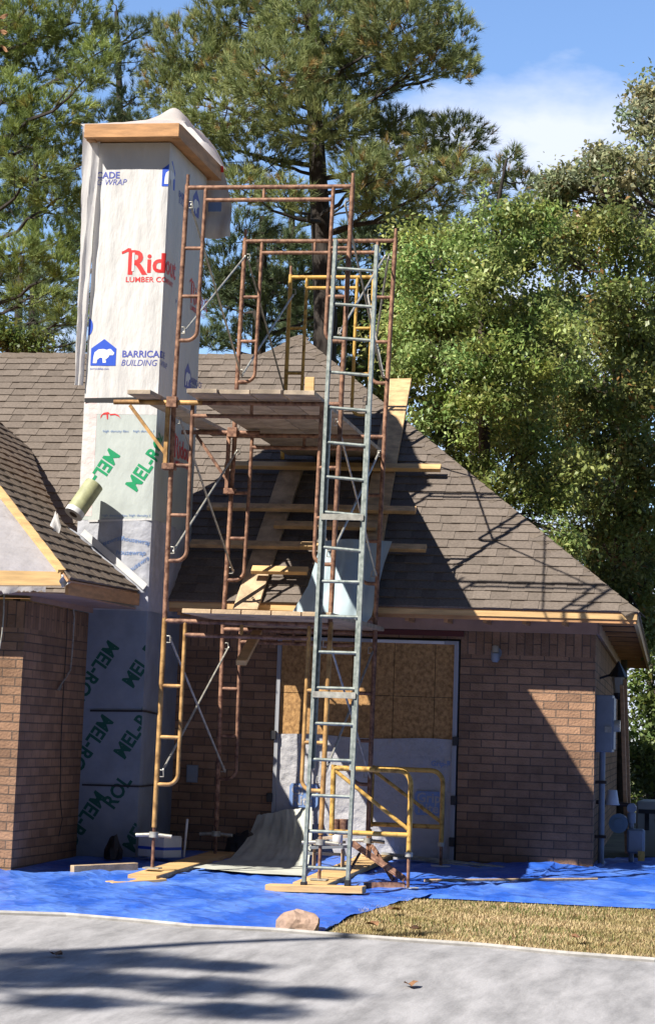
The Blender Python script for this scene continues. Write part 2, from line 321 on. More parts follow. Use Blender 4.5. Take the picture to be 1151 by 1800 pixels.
# ------------------------------------------------------------------ roof helpers
def clip(poly, a, b, c):                                     # keep a*x+b*y+c >= 0
    out = []
    for i in range(len(poly)):
        p, q = poly[i], poly[(i+1) % len(poly)]; dp_, dq = a*p[0]+b*p[1]+c, a*q[0]+b*q[1]+c
        if dp_ >= 0: out.append(p)
        if dp_*dq < 0: t = dp_/(dp_-dq); out.append((p[0]+(q[0]-p[0])*t, p[1]+(q[1]-p[1])*t))
    return out
def shingles(name, org, U, V, polys, parent, exp=.155, tab=(.11, .30), base=(.18, .150, .128), seed=1):
    rd = random.Random(seed); U = Vector(U).normalized(); V = Vector(V).normalized(); N = U.cross(V); N = N if N.z > 0 else -N; org = Vector(org)
    V3, F4, C = [], [], []
    allp = [p for P in polys for p in P]; u0 = min(p[0] for p in allp); u1 = max(p[0] for p in allp); v0 = min(p[1] for p in allp); v1 = max(p[1] for p in allp)
    hp = []
    for P in polys:
        ar = sum(P[i][0]*P[(i+1) % len(P)][1]-P[(i+1) % len(P)][0]*P[i][1] for i in range(len(P))); P = P if ar > 0 else P[::-1]
        hp.append([(-(P[(i+1) % len(P)][1]-P[i][1]), P[(i+1) % len(P)][0]-P[i][0], 0) for i in range(len(P))])
        hp[-1] = [(a, b, -(a*P[i][0]+b*P[i][1])) for i, (a, b, _) in enumerate(hp[-1])]
    k = 0; v = v0; alt = False
    while v < v1:
        u = u0-rd.random()*.3
        while u < u1:
            alt = not alt; wd = rd.uniform(*tab)*(1.1 if alt else .8); lift = .009 if alt else .004; t = rd.random()
            kk = (.90+.18*t)*(1.03 if alt else .93); col = [c*kk for c in base]
            gap = .0
            for H in hp:
                q = [(u, v-.004-(lift*.4)), (u+wd-gap, v-.004-(lift*.4)), (u+wd-gap, v+exp+.02), (u, v+exp+.02)]
                for a, b, c in H: q = clip(q, a, b, c) if len(q) > 2 else q
                if len(q) < 3: continue
                n0 = len(V3)
                for x, y in q:
                    h = .004+lift+.012*(1-(y-v)/exp)
                    V3.append(tuple(org+U*x+V*y+N*h)); C.append(col)
                for x, y in q: V3.append(tuple(org+U*x+V*y)); C.append([c*.8 for c in col])
                m_ = len(q); F4.append(tuple(range(n0, n0+m_)))
                for i in range(m_): F4.append((n0+i, n0+m_+i, n0+m_+(i+1) % m_, n0+(i+1) % m_))
            u += wd
        v += exp; k += 1
    me = D.meshes.new(name); ro = root_loc(parent)
    me.from_pydata([(x-ro.x, y-ro.y, z-ro.z) for x, y, z in V3], [], F4); ca = me.color_attributes.new('Col', 'FLOAT_COLOR', 'POINT')
    ca.data.foreach_set('color', [c for col in C for c in (*col, 1)]); me.materials.append(M['shingle'])
    o = D.objects.new(name, me); link(o, parent); me.update(); return o
def caps(name, path, parent, n1, n2, step=.17, w=.15, seed=3):      # ridge / hip cap shingles, two wings lying on both planes
    rd = random.Random(seed); V3, F4, C = [], [], []; ro = root_loc(parent)
    for a, b in zip(path[:-1], path[1:]):
        a = Vector(a); b = Vector(b); d = (b-a).normalized(); Ln = (b-a).length; s1 = n1.cross(d).normalized(); s2 = d.cross(n2).normalized()
        if s1.z > 0: s1 = -s1
        if s2.z > 0: s2 = -s2
        t = 0
        while t < Ln:
            e = min(t+step+.05, Ln+.02); kk = rd.uniform(.9, 1.15); c = [k*kk for k in (.155, .127, .104)]
            for s_ in (s1, s2):
                n0 = len(V3); up = Vector((0, 0, 1))
                P = [a+d*t+up*.036, a+d*e+up*.022, a+d*e+s_*w+up*.022, a+d*t+s_*w+up*.034]
                for p in P: V3.append(tuple(p)); C.append(c)
                for p in P: V3.append(tuple(p-up*.014)); C.append(c)
                F4 += [(n0, n0+1, n0+2, n0+3)]+[(n0+i, n0+4+i, n0+4+(i+1) % 4, n0+(i+1) % 4) for i in range(4)]
            t += step
    me = D.meshes.new(name); me.from_pydata([(x-ro.x, y-ro.y, z-ro.z) for x, y, z in V3], [], F4); ca = me.color_attributes.new('Col', 'FLOAT_COLOR', 'POINT')
    ca.data.foreach_set('color', [c for col in C for c in (*col, 1)]); me.materials.append(M['shingle']); o = D.objects.new(name, me); link(o, parent); me.update(); return o

# ------------------------------------------------------------------ house
house = thing('brick_house', 'brown brick house with grey brown shingle hip roof and boarded up doorway', 'house', (-4, 25, 0))
def wallq(mb, P, ulen, z0, z1, u0=0, rot=False):               # vertical brick panel: P(u) gives (x, y); uv in metres
    a = P(0); b = P(ulen)
    vs = [(a[0], a[1], z0), (b[0], b[1], z0), (b[0], b[1], z1), (a[0], a[1], z1)]
    uv = [(u0, z0), (u0+ulen, z0), (u0+ulen, z1), (u0, z1)]
    if rot: uv = [(y-z0+.004, x*.97) for x, y in uv]
    mb.add(vs, [(0, 1, 2, 3)], [uv])
def brickbox(name, x0, x1, y, z0, z1, top=None, parent=house, th=.1):
    mb = MB(); zs = top if top else z1
    wallq(mb, lambda u: (x0+u, y), x1-x0, z0, zs, x0)
    if top: wallq(mb, lambda u: (x0+u, y), x1-x0, zs, z1, x0, True)
    wallq(mb, lambda u: (x0, y+th-u), th, z0, z1, .05); wallq(mb, lambda u: (x1, y+u), th, z0, z1, .02)
    mb.add([(x0, y, z1), (x1, y, z1), (x1, y+th, z1), (x0, y+th, z1)], [(0, 1, 2, 3)], [[(0, 0), (.2, 0), (.2, .05), (0, .05)]])
    mb.add([(x0, y, z0), (x1, y, z0), (x1, y+th, z0), (x0, y+th, z0)], [(3, 2, 1, 0)], [[(0, 0), (.2, 0), (.2, .05), (0, .05)]])
    mb.add([(x0, y+th, z0), (x1, y+th, z0), (x1, y+th, z1), (x0, y+th, z1)], [(3, 2, 1, 0)], [[(0, 0), (1, 0), (1, 1), (0, 1)]])
    return mb.build(name, 'brick', parent)
OX0, OX1, OZ = -5.19, -3.30, 2.30
WXR = -1.89; SK = -.045                                       # right corner; the side wall runs back slightly inward
brickbox('front_wall', -6.9, OX0-.02, 25, -.15, 2.56, 2.17)
brickbox('front_wall', OX1+.02, WXR, 25, -.15, 2.56, 2.17)
brickbox('lintel_course', OX0-.02, OX1+.02, 25.003, OZ+.02, 2.56)
sw = MB(); sl_ = 15.
wallq(sw, lambda u: (WXR+SK*(u+.1)+.001, 25.1+u), sl_, -.15, 2.17, .1); wallq(sw, lambda u: (WXR+SK*(u+.1)+.001, 25.1+u), sl_, 2.17, 2.56, .1, True)
sw.build('side_wall', 'brick', house)
SLP = .794; E0 = Vector((-1.43, 24.45, 2.605)); NP = Vector((0, -SLP, 1)).normalized(); VP = Vector((0, 1, SLP)).normalized()
APX = Vector((-5.898, 28.915, 6.152)); APX.z = E0.z+SLP*(APX.y-E0.y)
LX = -16.; ORG = Vector((LX, E0.y, E0.z)); ul = lambda x: x-LX; vl = lambda y: (y-E0.y)*math.sqrt(1+SLP*SLP)
RY = 28.52; xr = -6.30                                         # left ridge
apl = [(ul(LX), 0), (ul(xr), 0), (ul(xr), vl(RY)), (ul(LX), vl(RY))]
apr = [(ul(xr), 0), (ul(E0.x), 0), (ul(APX.x), vl(APX.y)), (ul(xr), vl(RY))]
roof = MB(); P3 = lambda x, y: (x, y, E0.z+SLP*(y-E0.y)-.004)
roof.prism([P3(LX, E0.y+.01), P3(E0.x-.01, E0.y+.01), P3(APX.x, APX.y), P3(xr, RY), P3(LX, RY)], (0, 0, -.02))
sideE = Vector((E0.x+SK*15.5, 40, E0.z)); sideR = Vector((APX.x, 40, APX.z))
roof.prism([(E0.x-.004, E0.y+.012, E0.z-.006), tuple(sideE), tuple(sideR), (APX.x, APX.y, APX.z-.004)], (0, 0, -.02))
roof.prism([(LX, RY, E0.z+SLP*(RY-E0.y)-.004), (xr, RY, E0.z+SLP*(RY-E0.y)-.004), (xr, 40, 3.2), (LX, 40, 3.2)], (0, 0, -.02))
roof.prism([(xr, RY, 5.82), (APX.x, APX.y, APX.z-.004), tuple(sideR), (xr-2, 40, 3.5)], (0, 0, -.02))
roof_o = roof.build('roof', 'deck', house)
shingles('shingle_courses', ORG, (1, 0, 0), VP, [apl, apr], roof_o, seed=5)
# right-hand slope
U2 = (sideE-E0).normalized(); nrm = U2.cross(APX-E0).normalized(); V2 = nrm.cross(U2).normalized(); V2 = V2 if V2.z > 0 else -V2
uv2 = lambda p: ((Vector(p)-E0).dot(U2), (Vector(p)-E0).dot(V2))
shingles('shingle_courses', E0, U2, V2, [[uv2(E0), uv2(sideE), uv2(sideR), uv2(APX)]], roof_o, seed=6, tab=(.3, .6), exp=.3)
nR = nrm if nrm.z > 0 else -nrm
caps('hip_cap', [E0+Vector((0, .02, 0)), APX], roof_o, NP, nR)
caps('hip_cap', [(xr, RY, E0.z+SLP*(RY-E0.y)), APX], roof_o, NP, Vector((-.4, .4, 1)).normalized(), seed=4)
caps('ridge_cap', [(LX, RY, E0.z+SLP*(RY-E0.y)), (xr, RY, E0.z+SLP*(RY-E0.y))], roof_o, NP, Vector((0, .4, 1)).normalized(), seed=8, step=.22, w=.12)
# eaves
MB().box((-6.3, 24.47, 2.50), (-1.45, 24.51, 2.588)).build('fascia_board', 'cedar', house)
MB().box((-6.3, 24.455, 2.538), (-1.44, 24.468, 2.592)).build('fascia_trim', 'gold', house)
b = MB(); b.bar((-1.455, 24.50, 2.545), (-1.455+SK*15, 39.5, 2.545), .035, .10); b.build('side_fascia', 'gold', house)
MB().box((-6.3, 24.94, 2.405), (-1.87, 24.985, 2.53)).build('frieze_board', 'frieze', house)
MB().box((-5.3, 24.955, 2.345), (-3.25, 24.99, 2.40)).build('lintel_strip', 'red', house)
b = MB(); b.bar((-1.865, 25.0, 2.467), (-1.865+SK*15, 40, 2.467), .03, .125); b.build('side_frieze_board', 'frieze', house)
for i in range(12):
    y = 24.9+i*1.25; sx = SK*(y-25)
    MB().box((-1.85+sx, y, 2.500), (-1.48+sx, y+.05, 2.545)).build('soffit_lookout', 'cedar', house)
for i in range(11): MB().box((-6.2+i*.4, 24.52, 2.47), (-6.16+i*.4, 24.93, 2.546)).build('soffit_lookout', 'cedar', house)
MB().prism([(-1.9, 24.53, 2.548), (-1.47, 24.53, 2.548), (-1.47+SK*15, 39.5, 2.548), (-1.9+SK*15, 39.5, 2.548)], (0, 0, .012)).build('soffit_deck', 'deck_shade', house)
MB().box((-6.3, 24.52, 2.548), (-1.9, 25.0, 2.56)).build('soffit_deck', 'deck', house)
# boarded opening
seam = [(-5.19, -4.42), (-4.414, -3.98), (-3.974, -3.55), (-3.544, -3.33)]
for x0, x1 in seam:
    MB().box((x0, 25.03, 1.72), (x1, 25.045, 2.30)).build('strand_board_panel', 'osb', house)
    MB().box((x0, 25.03, 1.22), (x1, 25.045, 1.714)).build('strand_board_panel', 'osb', house)
MB().box((-5.3, 25.08, -.1), (-3.2, 25.1, 2.5)).build('dark_backing', 'black', house)
MB().box((-3.345, 24.985, .02), (-3.30, 25.06, 2.29)).build('door_jamb', 'trim', house)
MB().box((-5.215, 24.985, .02), (-5.175, 25.06, 2.29)).build('door_jamb', 'trim', house)
MB().box((-5.2, 24.987, 2.262), (-3.3, 25.06, 2.297)).build('door_head', 'trim', house)
MB().box((-4.22, 24.965, 2.262), (-3.45, 24.984, 2.292)).build('head_batten', 'white', house)
wr = MB(); wr.grid(lambda a, b: (-5.175+a*1.835, 25.02-.02*abs(snoise(a*7, b*5, 2))*(1-abs(2*a-1)**8), .04+b*(1.245+.012*math.sin(a*9))), 60, 40)
wrap_o = wr.build('door_wrap', 'door_wrap', house, smooth=True)
for px, py in ((800, 1303), (797, 1407), (794, 1480), (481, 1292), (474, 1402)):
    p = at(px, py, Y=24.98); MB().box((p.x-.03, 24.955, p.z-.045), (p.x+.03, 24.984, p.z+.045)).build('jamb_clip', 'black', house, bevel=.004)

# ---- text helpers
def text_bm(s, size, bold=0., shear=0., sx=1.):
    c = D.curves.new('t', 'FONT'); c.body = s; c.size = size; c.offset = bold*size; c.shear = shear; c.resolution_u = 3; c.align_x = 'LEFT'
    o = D.objects.new('t', c); COL.objects.link(o); bpy.context.view_layer.update()
    me = o.evaluated_get(bpy.context.evaluated_depsgraph_get()).to_mesh()
    bm = bmesh.new(); bm.from_mesh(me); o.to_mesh_clear() if False else None
    D.objects.remove(o); D.curves.remove(c)
    for v in bm.verts: v.co.x *= sx; v.co.z = 0
    return bm
def poly_bm(polys):
    bm = bmesh.new()
    for P in polys:
        try: f = bm.faces.new([bm.verts.new((x, y, 0)) for x, y in P])
        except Exception: pass
    bmesh.ops.triangulate(bm, faces=bm.faces[:]); return bm
def ink(name, bm, mt, parent, mapf, u, z, rot=0, cuts=(), lo=None, hi=None, zlo=None, zhi=None):
    R = Matrix.Rotation(math.radians(rot), 3, 'Z')
    for v in bm.verts: v.co = R @ v.co; v.co.x += u; v.co.y += z
    for c in cuts: bmesh.ops.bisect_plane(bm, geom=bm.verts[:]+bm.edges[:]+bm.faces[:], plane_co=(c, 0, 0), plane_no=(1, 0, 0))
    if lo is not None: bmesh.ops.bisect_plane(bm, geom=bm.verts[:]+bm.edges[:]+bm.faces[:], plane_co=(lo, 0, 0), plane_no=(-1, 0, 0), clear_outer=True)
    if hi is not None: bmesh.ops.bisect_plane(bm, geom=bm.verts[:]+bm.edges[:]+bm.faces[:], plane_co=(hi, 0, 0), plane_no=(1, 0, 0), clear_outer=True)
    if zhi is not None: bmesh.ops.bisect_plane(bm, geom=bm.verts[:]+bm.edges[:]+bm.faces[:], plane_co=(0, zhi, 0), plane_no=(0, 1, 0), clear_outer=True)
    if zlo is not None: bmesh.ops.bisect_plane(bm, geom=bm.verts[:]+bm.edges[:]+bm.faces[:], plane_co=(0, zlo, 0), plane_no=(0, -1, 0), clear_outer=True)
    ro = root_loc(parent)
    for v in bm.verts: v.co = Vector(mapf(v.co.x, v.co.y))-ro
    me = D.meshes.new(name); bm.to_mesh(me); bm.free(); me.materials.append(M[mt]); return link(D.objects.new(name, me), parent)
flat = lambda Y, off=0: (lambda u, z: (u, Y, z))
# door wrap logos
for px, py, wpx in ((728, 1432, 52), (508, 1418, 52)):
    p = at(px, py, Y=24.995); bw = wpx/172; bh = .24
    ink('wrap_logo', poly_bm([[(.02, 0), (bw-.02, 0), (bw, .03), (bw, bh-.03), (bw-.02, bh), (.02, bh), (0, bh-.03), (0, .03)]]), 'ink_faint', wrap_o, flat(24.988), p.x, p.z)
    ink('wrap_logo_text', text_bm('Grip', .135, .02), 'door_wrap', wrap_o, flat(24.984), p.x+.02, p.z+.13)
    ink('wrap_logo_text', text_bm('Rite', .135, .02), 'door_wrap', wrap_o, flat(24.984), p.x+.03, p.z+.025)
p = at(757, 1346, Y=24.995); ink('wrap_print', text_bm('Grip-Rite', .075, .02), 'ink_faint', wrap_o, flat(24.988), p.x, p.z, hi=-3.36)

# ------------------------------------------------------------------ left wing
WX = -6.911; WY = 21.6
wg = thing('gabled_house_wing', 'projecting brick wing at left with unfinished gable and plastic over its framing', 'house wing', (-8, 22, 0))
mb = MB(); wallq(mb, lambda u: (-12+u, WY), 12+WX, -.2, 2.17, -12); wallq(mb, lambda u: (-12+u, WY), 12+WX, 2.17, 2.42, -12, True); mb.build('front_wall', 'brick', wg)
mb = MB(); wallq(mb, lambda u: (WX, WY+u), 3.4, -.2, 2.17, WX); wallq(mb, lambda u: (WX, WY+u), 3.4, 2.17, 2.42, WX, True); mb.build('side_wall', 'brick', wg)
WS = 1.0; EX, EZ = -6.42, 2.64                                  # wing roof: rises to the left
RKY = 21.1
a1 = at(113, 1005, Y=RKY); WS = .8
npl = Vector((WS, 0, 1)).normalized(); e0 = Vector((a1.x, RKY, a1.z))
wp = [onpl(x, y, e0, npl) for x, y in ((113, 1004), (122, 1018), (244, 1040), (196, 996), (150, 955), (111, 923), (96, 898), (74, 850), (53, 790))]
wpoly = wp+[onpl(-60, 692, e0, npl), onpl(-60, 781, e0, npl)]
print('WING', WS, [tuple(round(c, 2) for c in q) for q in wpoly])
wd = MB(); wd.prism([q-npl*.012 for q in wpoly], -npl*.02); wroof = wd.build('roof', 'deck', wg)
Vw = Vector((-1, 0, WS)).normalized(); Uw = Vector((0, 1, 0)); uvw = lambda p: ((Vector(p)-e0).dot(Uw), (Vector(p)-e0).dot(Vw))
P2 = [uvw(q) for q in wpoly]
# split in convex fans about a point inside
cx_ = (sum(p[0] for p in P2)/len(P2), sum(p[1] for p in P2)/len(P2))
def tri_split(P):
    bm = bmesh.new(); f = bm.faces.new([bm.verts.new((x, y, 0)) for x, y in P]); r = bmesh.ops.triangulate(bm, faces=[f]); out = [[(v.co.x, v.co.y) for v in f.verts] for f in bm.faces]; bm.free(); return out
shingles('shingle_courses', e0, Uw, Vw, tri_split(P2), wroof, seed=9, base=(.18, .143, .115))
# rake, gable film, bottom chord
r0 = onpl(-60, 781, e0, npl); r1 = onpl(112, 1003, e0, npl); dn = Vector((-.3, -.5, -.25)).normalized()*.6
mb = MB(); mb.bar(r0+dn*.035, r1+dn*.035, .075, .035, up=(.3, -.45, 1)); mb.build('rake_board', 'gold', wg)
q0 = at(-30, 1002, Y=RKY); q1 = at(107, 1005, Y=RKY); q2 = at(108, 1029, Y=RKY); q3 = at(-30, 1028, Y=RKY)
mb = MB(); mb.prism([q3, q2, q1, q0], (0, .04, 0)); mb.build('gable_beam', 'gold', wg)
mb = MB(); A = r0+Vector((-.03, .03, -.05)); B = r1+Vector((-.05, 0, -.03)); C_ = Vector((-9.6, B.y, B.z)); A2 = Vector((-9.6, A.y, A.z))
mb.grid(lambda a, b: C_.lerp(B, a).lerp(A2.lerp(A, a), b)+Vector((0, -.012*snoise(a*14, b*6, 1), 0)), 40, 40); mb.build('gable_film', 'film', wg, smooth=True)
for qa, qb in zip(wp[2:5], wp[3:6]):
    MB().prism([qa, qb, Vector((qb.x, 23.72, qb.z)), Vector((qa.x, 23.72, qa.z))], (0, 0, -.01)).build('valley_flashing', 'grey_wrap', wg)
f0 = onpl(118, 1034, e0+Vector((.012, 0, 0)), (1, 0, 0)); f1 = onpl(243, 1054, e0+Vector((.012, 0, 0)), (1, 0, 0))
mb = MB(); mb.bar(f0, f1, .03, .115); mb.build('eave_fascia', 'cedar', wg)
mb = MB(); mb.box((WX-.02, f0.y+.03, f0.z-.05), (f0.x-.02, f1.y, f0.z-.038)); mb.box((-12, RKY+.05, f0.z-.05), (WX-.02, WY+.05, f0.z-.038)); mb.build('soffit', 'frieze', wg)
g0 = onpl(57, 1047, (WX+.03, 0, 0), (1, 0, 0)); g1 = onpl(176, 1072, (WX+.03, 0, 0), (1, 0, 0))
mb = MB(); mb.bar(g0, g1, .03, .095); mb.build('side_frieze_board', 'frieze', wg)
mb = MB(); mb.grid(lambda a, b: (at(0, 1031, Y=RKY-.02).lerp(at(80, 1031, Y=RKY-.02), a)+Vector((0, -.02*math.sin(a*11), -b*.055*(.9+.5*snoise(a*9, .3, 4)+.25*snoise(a*31, .7, 2))))), 60, 4); mb.build('torn_plastic_flap', 'film', wg, smooth=True)
mb = MB(); k0 = at(108, 1010, Y=RKY-.03); mb.grid(lambda a, b: k0+Vector((a*.07+.01*math.sin(b*9), -.02*math.sin(a*5+b*4)+a*.06, -b*.12*(1-.4*a))), 8, 8); mb.build('corner_plastic_flap', 'white_wrap', wg, smooth=True)
# flashing between wing roof and chimney
fl0 = at(146, 935, Y=23.64); fl1 = at(256, 1032, Y=23.64)
mb = MB(); mb.bar(fl0, fl1, .02, .07, up=(0, 0, 1)); mb.build('step_flashing', 'white', wg)
fq = [at(134, 932, Y=23.5), at(146, 937, Y=23.62), at(256, 1037, Y=23.62), at(246, 1040, Y=23.5)]
mb = MB(); mb.prism([wp[5]+Vector((.02, 0, 0)), wp[2]+Vector((.01, 0, 0)), fl1+Vector((0, .03, -.04)), fl0+Vector((0, .03, -.04))], (0, 0, -.012)); mb.build('valley_flashing', 'grey_wrap', wg)

# ------------------------------------------------------------------ wrapped chimney
CX0, CX1, CY0, CY1, CT = -7.08, -6.30, 23.70, 25.30, 7.342
CW = CX1-CX0
ch = thing('wrapped_chimney', 'tall square chimney chase wrapped in white printed building wrap beside scaffold', 'chimney', (-6.69, 24.5, 0))
MB().box((CX0+.004, CY0+.004, -.1), (CX1-.004, CY1, CT)).build('chimney_core', 'osb', ch)
def chm(off):
    def f(u, z):
        if u < 0: return (CX0-off, CY0-u, z)
        if u <= CW: return (CX0+u, CY0-off, z)
        return (CX1+off, CY0+(u-CW), z)
    return f
def wrinkle(u, z, s): return .5+.5*snoise(u*4.2+z*2.4, z*1.6-u*2, s)
def band(name, z0, z1, mt, off, amp, s, u0=-.3, u1=CW+1.6, nz=60, edge=.0):
    us = sorted(set(list(np.linspace(u0, 0, 4))+list(np.linspace(0, CW, 26))+list(np.linspace(CW, u1, 40))))
    mb = MB(); f = None
    for j in range(nz+1):
        b = j/nz
        for u in us:
            zz = z0+(z1-z0)*b
            if j == 0: zz += edge*snoise(u*6, 1, s)
            rr = min(1, min(abs(u), abs(u-CW))/.05)
            mb.v.append(chm(off+amp*wrinkle(u, zz, s)*rr)(u, zz))
    n = len(us)
    for j in range(nz):
        for i in range(n-1): a = j*n+i; mb.f.append((a, a+1, a+n+1, a+n))
    return mb.build(name, mt, ch, smooth=True)
def cuz(x, y, side=False):
    if side: p = at(x, y, X=CX1); return (CW+p.y-CY0, p.z)
    p = at(x, y, Y=CY0); return (p.x-CX0, p.z)
zb = cuz(200, 705)[1]; zc = cuz(200, 915)[1]; zd = cuz(220, 1068)[1]
def fol(o, amp, s, ex):
    def f(u, z):
        rr = min(1, min(abs(u), abs(u-CW))/.05); return chm(o+amp*wrinkle(u, z, s)*rr+ex)(u, z)
    return f
wrapu = fol(.008, .010, 1, .003); wrapf = fol(.013, .010, 2, .003); wrapd = fol(.008, .006, 4, .0025)
def wrapm(u, z): return (wrapu if z > zb+.03 else wrapf)(u, z)
def wrapt(u, z): p = Vector(wrapm(u, z)); return p+(Vector((0, -.0015, 0)) if u <= CW else Vector((.0015, 0, 0)))
wu = band('upper_wrap', zb, CT-.01, 'white_wrap', .008, .010, 1, nz=110)
wm = band('middle_film', zc, zb+.03, 'membrane', .013, .010, 2, edge=.01)
wl = band('crumpled_wrap', zd-.03, zc+.02, 'grey_wrap', .010, .022, 3)
ws = band('lower_membrane', -.02, zd, 'slate', .008, .006, 4)
fm = chm(.022); 
# film border and pinkish margin
mb = MB(); mb.grid(lambda a, b: fol(.013, .010, 2, .0015)(.005+a*.14, zc+.04+b*(zb-zc)), 5, 30); mb.build('wrap_margin', mat('pink_tinted_wrap', (.66, .55, .54), .5, bump=.6, bscale=8, bdist=.03), wm)
mb = MB(); mb.grid(lambda a, b: fol(.013, .010, 2, .0012)(a*CW, zb-.14+b*.15), 14, 5); mb.build('wrap_margin', M['white_wrap'], wm)
def strap(y0x, y1x, hz, mt='black', o=.028, side=None):
    (u0, z0), (u1, z1) = cuz(*y0x), cuz(*y1x); mb = MB()
    mb.grid(lambda a, b: chm(o)(u0+(min(u1, CW)-u0)*a, z0+(z1-z0)*a+b*hz), 12, 1)
    if side: 
        us, zs = cuz(*side, side=True); mb.grid(lambda a, b: chm(o)(CW+(us-CW)*a, z1+(zs-z1)*a+b*hz), 12, 1)
    return mb.build('strap', mt, ch)
strap((150, 708), (292, 706), .045, side=None); strap((160, 1251), (255, 1252), .02, side=(274, 1257)); strap((146, 1381), (245, 1384), .018, side=(290, 1378)); strap((157, 918), (275, 915), .02, 'white_wrap', .03)
# printing. all marks sit on the wrap
def cink(name, s, h, mt, x, y, parent, rot=0, bold=.02, shear=0, sx=1, side=False, lo=.004, hi=None, mp=None, wm_=None):
    u, z = cuz(x, y, side); bm = text_bm(s, h, bold, shear, sx)
    return ink(name, bm, mt, parent, mp or wrapm, u, z, rot, cuts=() if side else (CW,), lo=lo if not side else CW+.004, hi=hi)
HOUSE = [(0, 0), (.27, 0), (.27, .18), (.135, .28), (0, .18)]
BEAR = [(.025, .015), (.065, .015), (.07, .05), (.10, .075), (.125, .07), (.13, .02), (.165, .02), (.165, .04), (.155, .05), (.175, .085), (.19, .08), (.2, .1), (.24, .1), (.25, .125), (.22, .155), (.21, .165), (.19, .165), (.17, .155), (.13, .165), (.08, .16), (.04, .13), (.03, .09)]
def logo(x, y, parent, side=False, sc=1., mtl='ink_blue', mp2=None):
    u, z = cuz(x, y, side); lo = CW+.004 if side else .004
    ink('logo_house', poly_bm([[(a*sc, b*sc) for a, b in HOUSE]]), mtl, parent, wrapm, u, z, cuts=() if side else (CW,), lo=lo)
    ink('logo_bear', poly_bm([[(a*sc, b*sc) for a, b in BEAR]]), 'ink_white', parent, wrapt, u, z+.01*sc, cuts=() if side else (CW,), lo=lo)
logo(160, 643, wu); cink('wrap_print', 'BARRICADE', .098, 'ink_navy', 215, 628, wu, bold=.02)
cink('wrap_print', 'BUILDING WRAP', .092, 'ink_navy', 213, 643, wu, bold=-.005, shear=.25, sx=.92)
cink('wrap_print', 'barricadebp.com', .03, 'ink_navy', 159, 650, wu, bold=0)
u_r, z_r = cuz(171, 314); ink('wrap_print', text_bm('BARRICADE', .098, .02), 'ink_navy', wu, wrapm, u_r-.27, z_r, cuts=(CW,), lo=.01)
u_r, z_r = cuz(171, 326); ink('wrap_print', text_bm('BUILDING WRAP', .092, -.005, .25, .92), 'ink_navy', wu, wrapm, u_r-.33, z_r, lo=.01)
logo(285, 328, wu, sc=1.05)
cink('wrap_print', 'BARRICADE', .098, 'ink_navy', 312, 345, wu, side=True, bold=.02); cink('wrap_print', 'BUILDING WRAP', .092, 'ink_navy', 312, 356, wu, side=True, bold=-.005, shear=.25, sx=.92)
logo(336, 375, wu, side=True, sc=1.05, mtl='ink_navy')
def ridout(x, y, parent, k=1., side=False):
    u, z = cuz(x, y, side); lo = CW+.004 if side else None
    cu = () if side else (CW,)
    ink('lumber_print', text_bm('R', .36*k, .02), 'ink_red', parent, wrapm, u, z, cuts=cu, lo=lo)
    ink('lumber_print', text_bm('idout', .285*k, .024), 'ink_red', parent, wrapm, u+.215*k, z+.02*k, cuts=cu, lo=lo)
    ink('hammer_handle', poly_bm([[(.062*k, .03*k), (.085*k, .03*k), (.085*k, .225*k), (.062*k, .225*k)]]), 'ink_white', parent, wrapt, u, z, cuts=cu, lo=lo)
    ham = [[(-.0, .235), (-.04, .215), (-.035, .19), (-.01, .2), (.02, .215), (.06, .215), (.06, .25), (.03, .255)]]
    ink('hammer_mark', poly_bm([[(a*k, b*k) for a, b in P] for P in ham]), 'ink_red', parent, wrapm, u-.015, z+.02, cuts=cu, lo=lo)
    ink('lumber_print', text_bm('LUMBER COMPANY', .078*k, .012, 0, 1.06), 'ink_red', parent, wrapm, u-.0, z-.085*k, cuts=cu, lo=lo)
ridout(222, 482, wu); ridout(332, 530, wu, .95, True); ridout(303, 802, wm, .9, True)
cink('wrap_print', 'TYVEK'[:0]+'24', .05, 'ink_navy', 306, 531, wu, side=True, bold=.03)
logo(322, 680, wu, side=True, mtl='ink_navy'); cink('wrap_print', 'BARRICADE', .098, 'ink_navy', 332, 672, wu, side=True); cink('wrap_print', 'BUILDING', .092, 'ink_navy', 332, 685, wu, side=True, shear=.25)
u, z = cuz(147, 575); ink('print_mark', poly_bm([[(.0+.0*math.cos(t), .09*math.sin(t)) if False else (.045*max(0, math.cos(t)), .09*math.sin(t)) for t in np.linspace(-1.57, 1.57, 12)]]), 'ink_blue', wu, wrapm, .003, z)
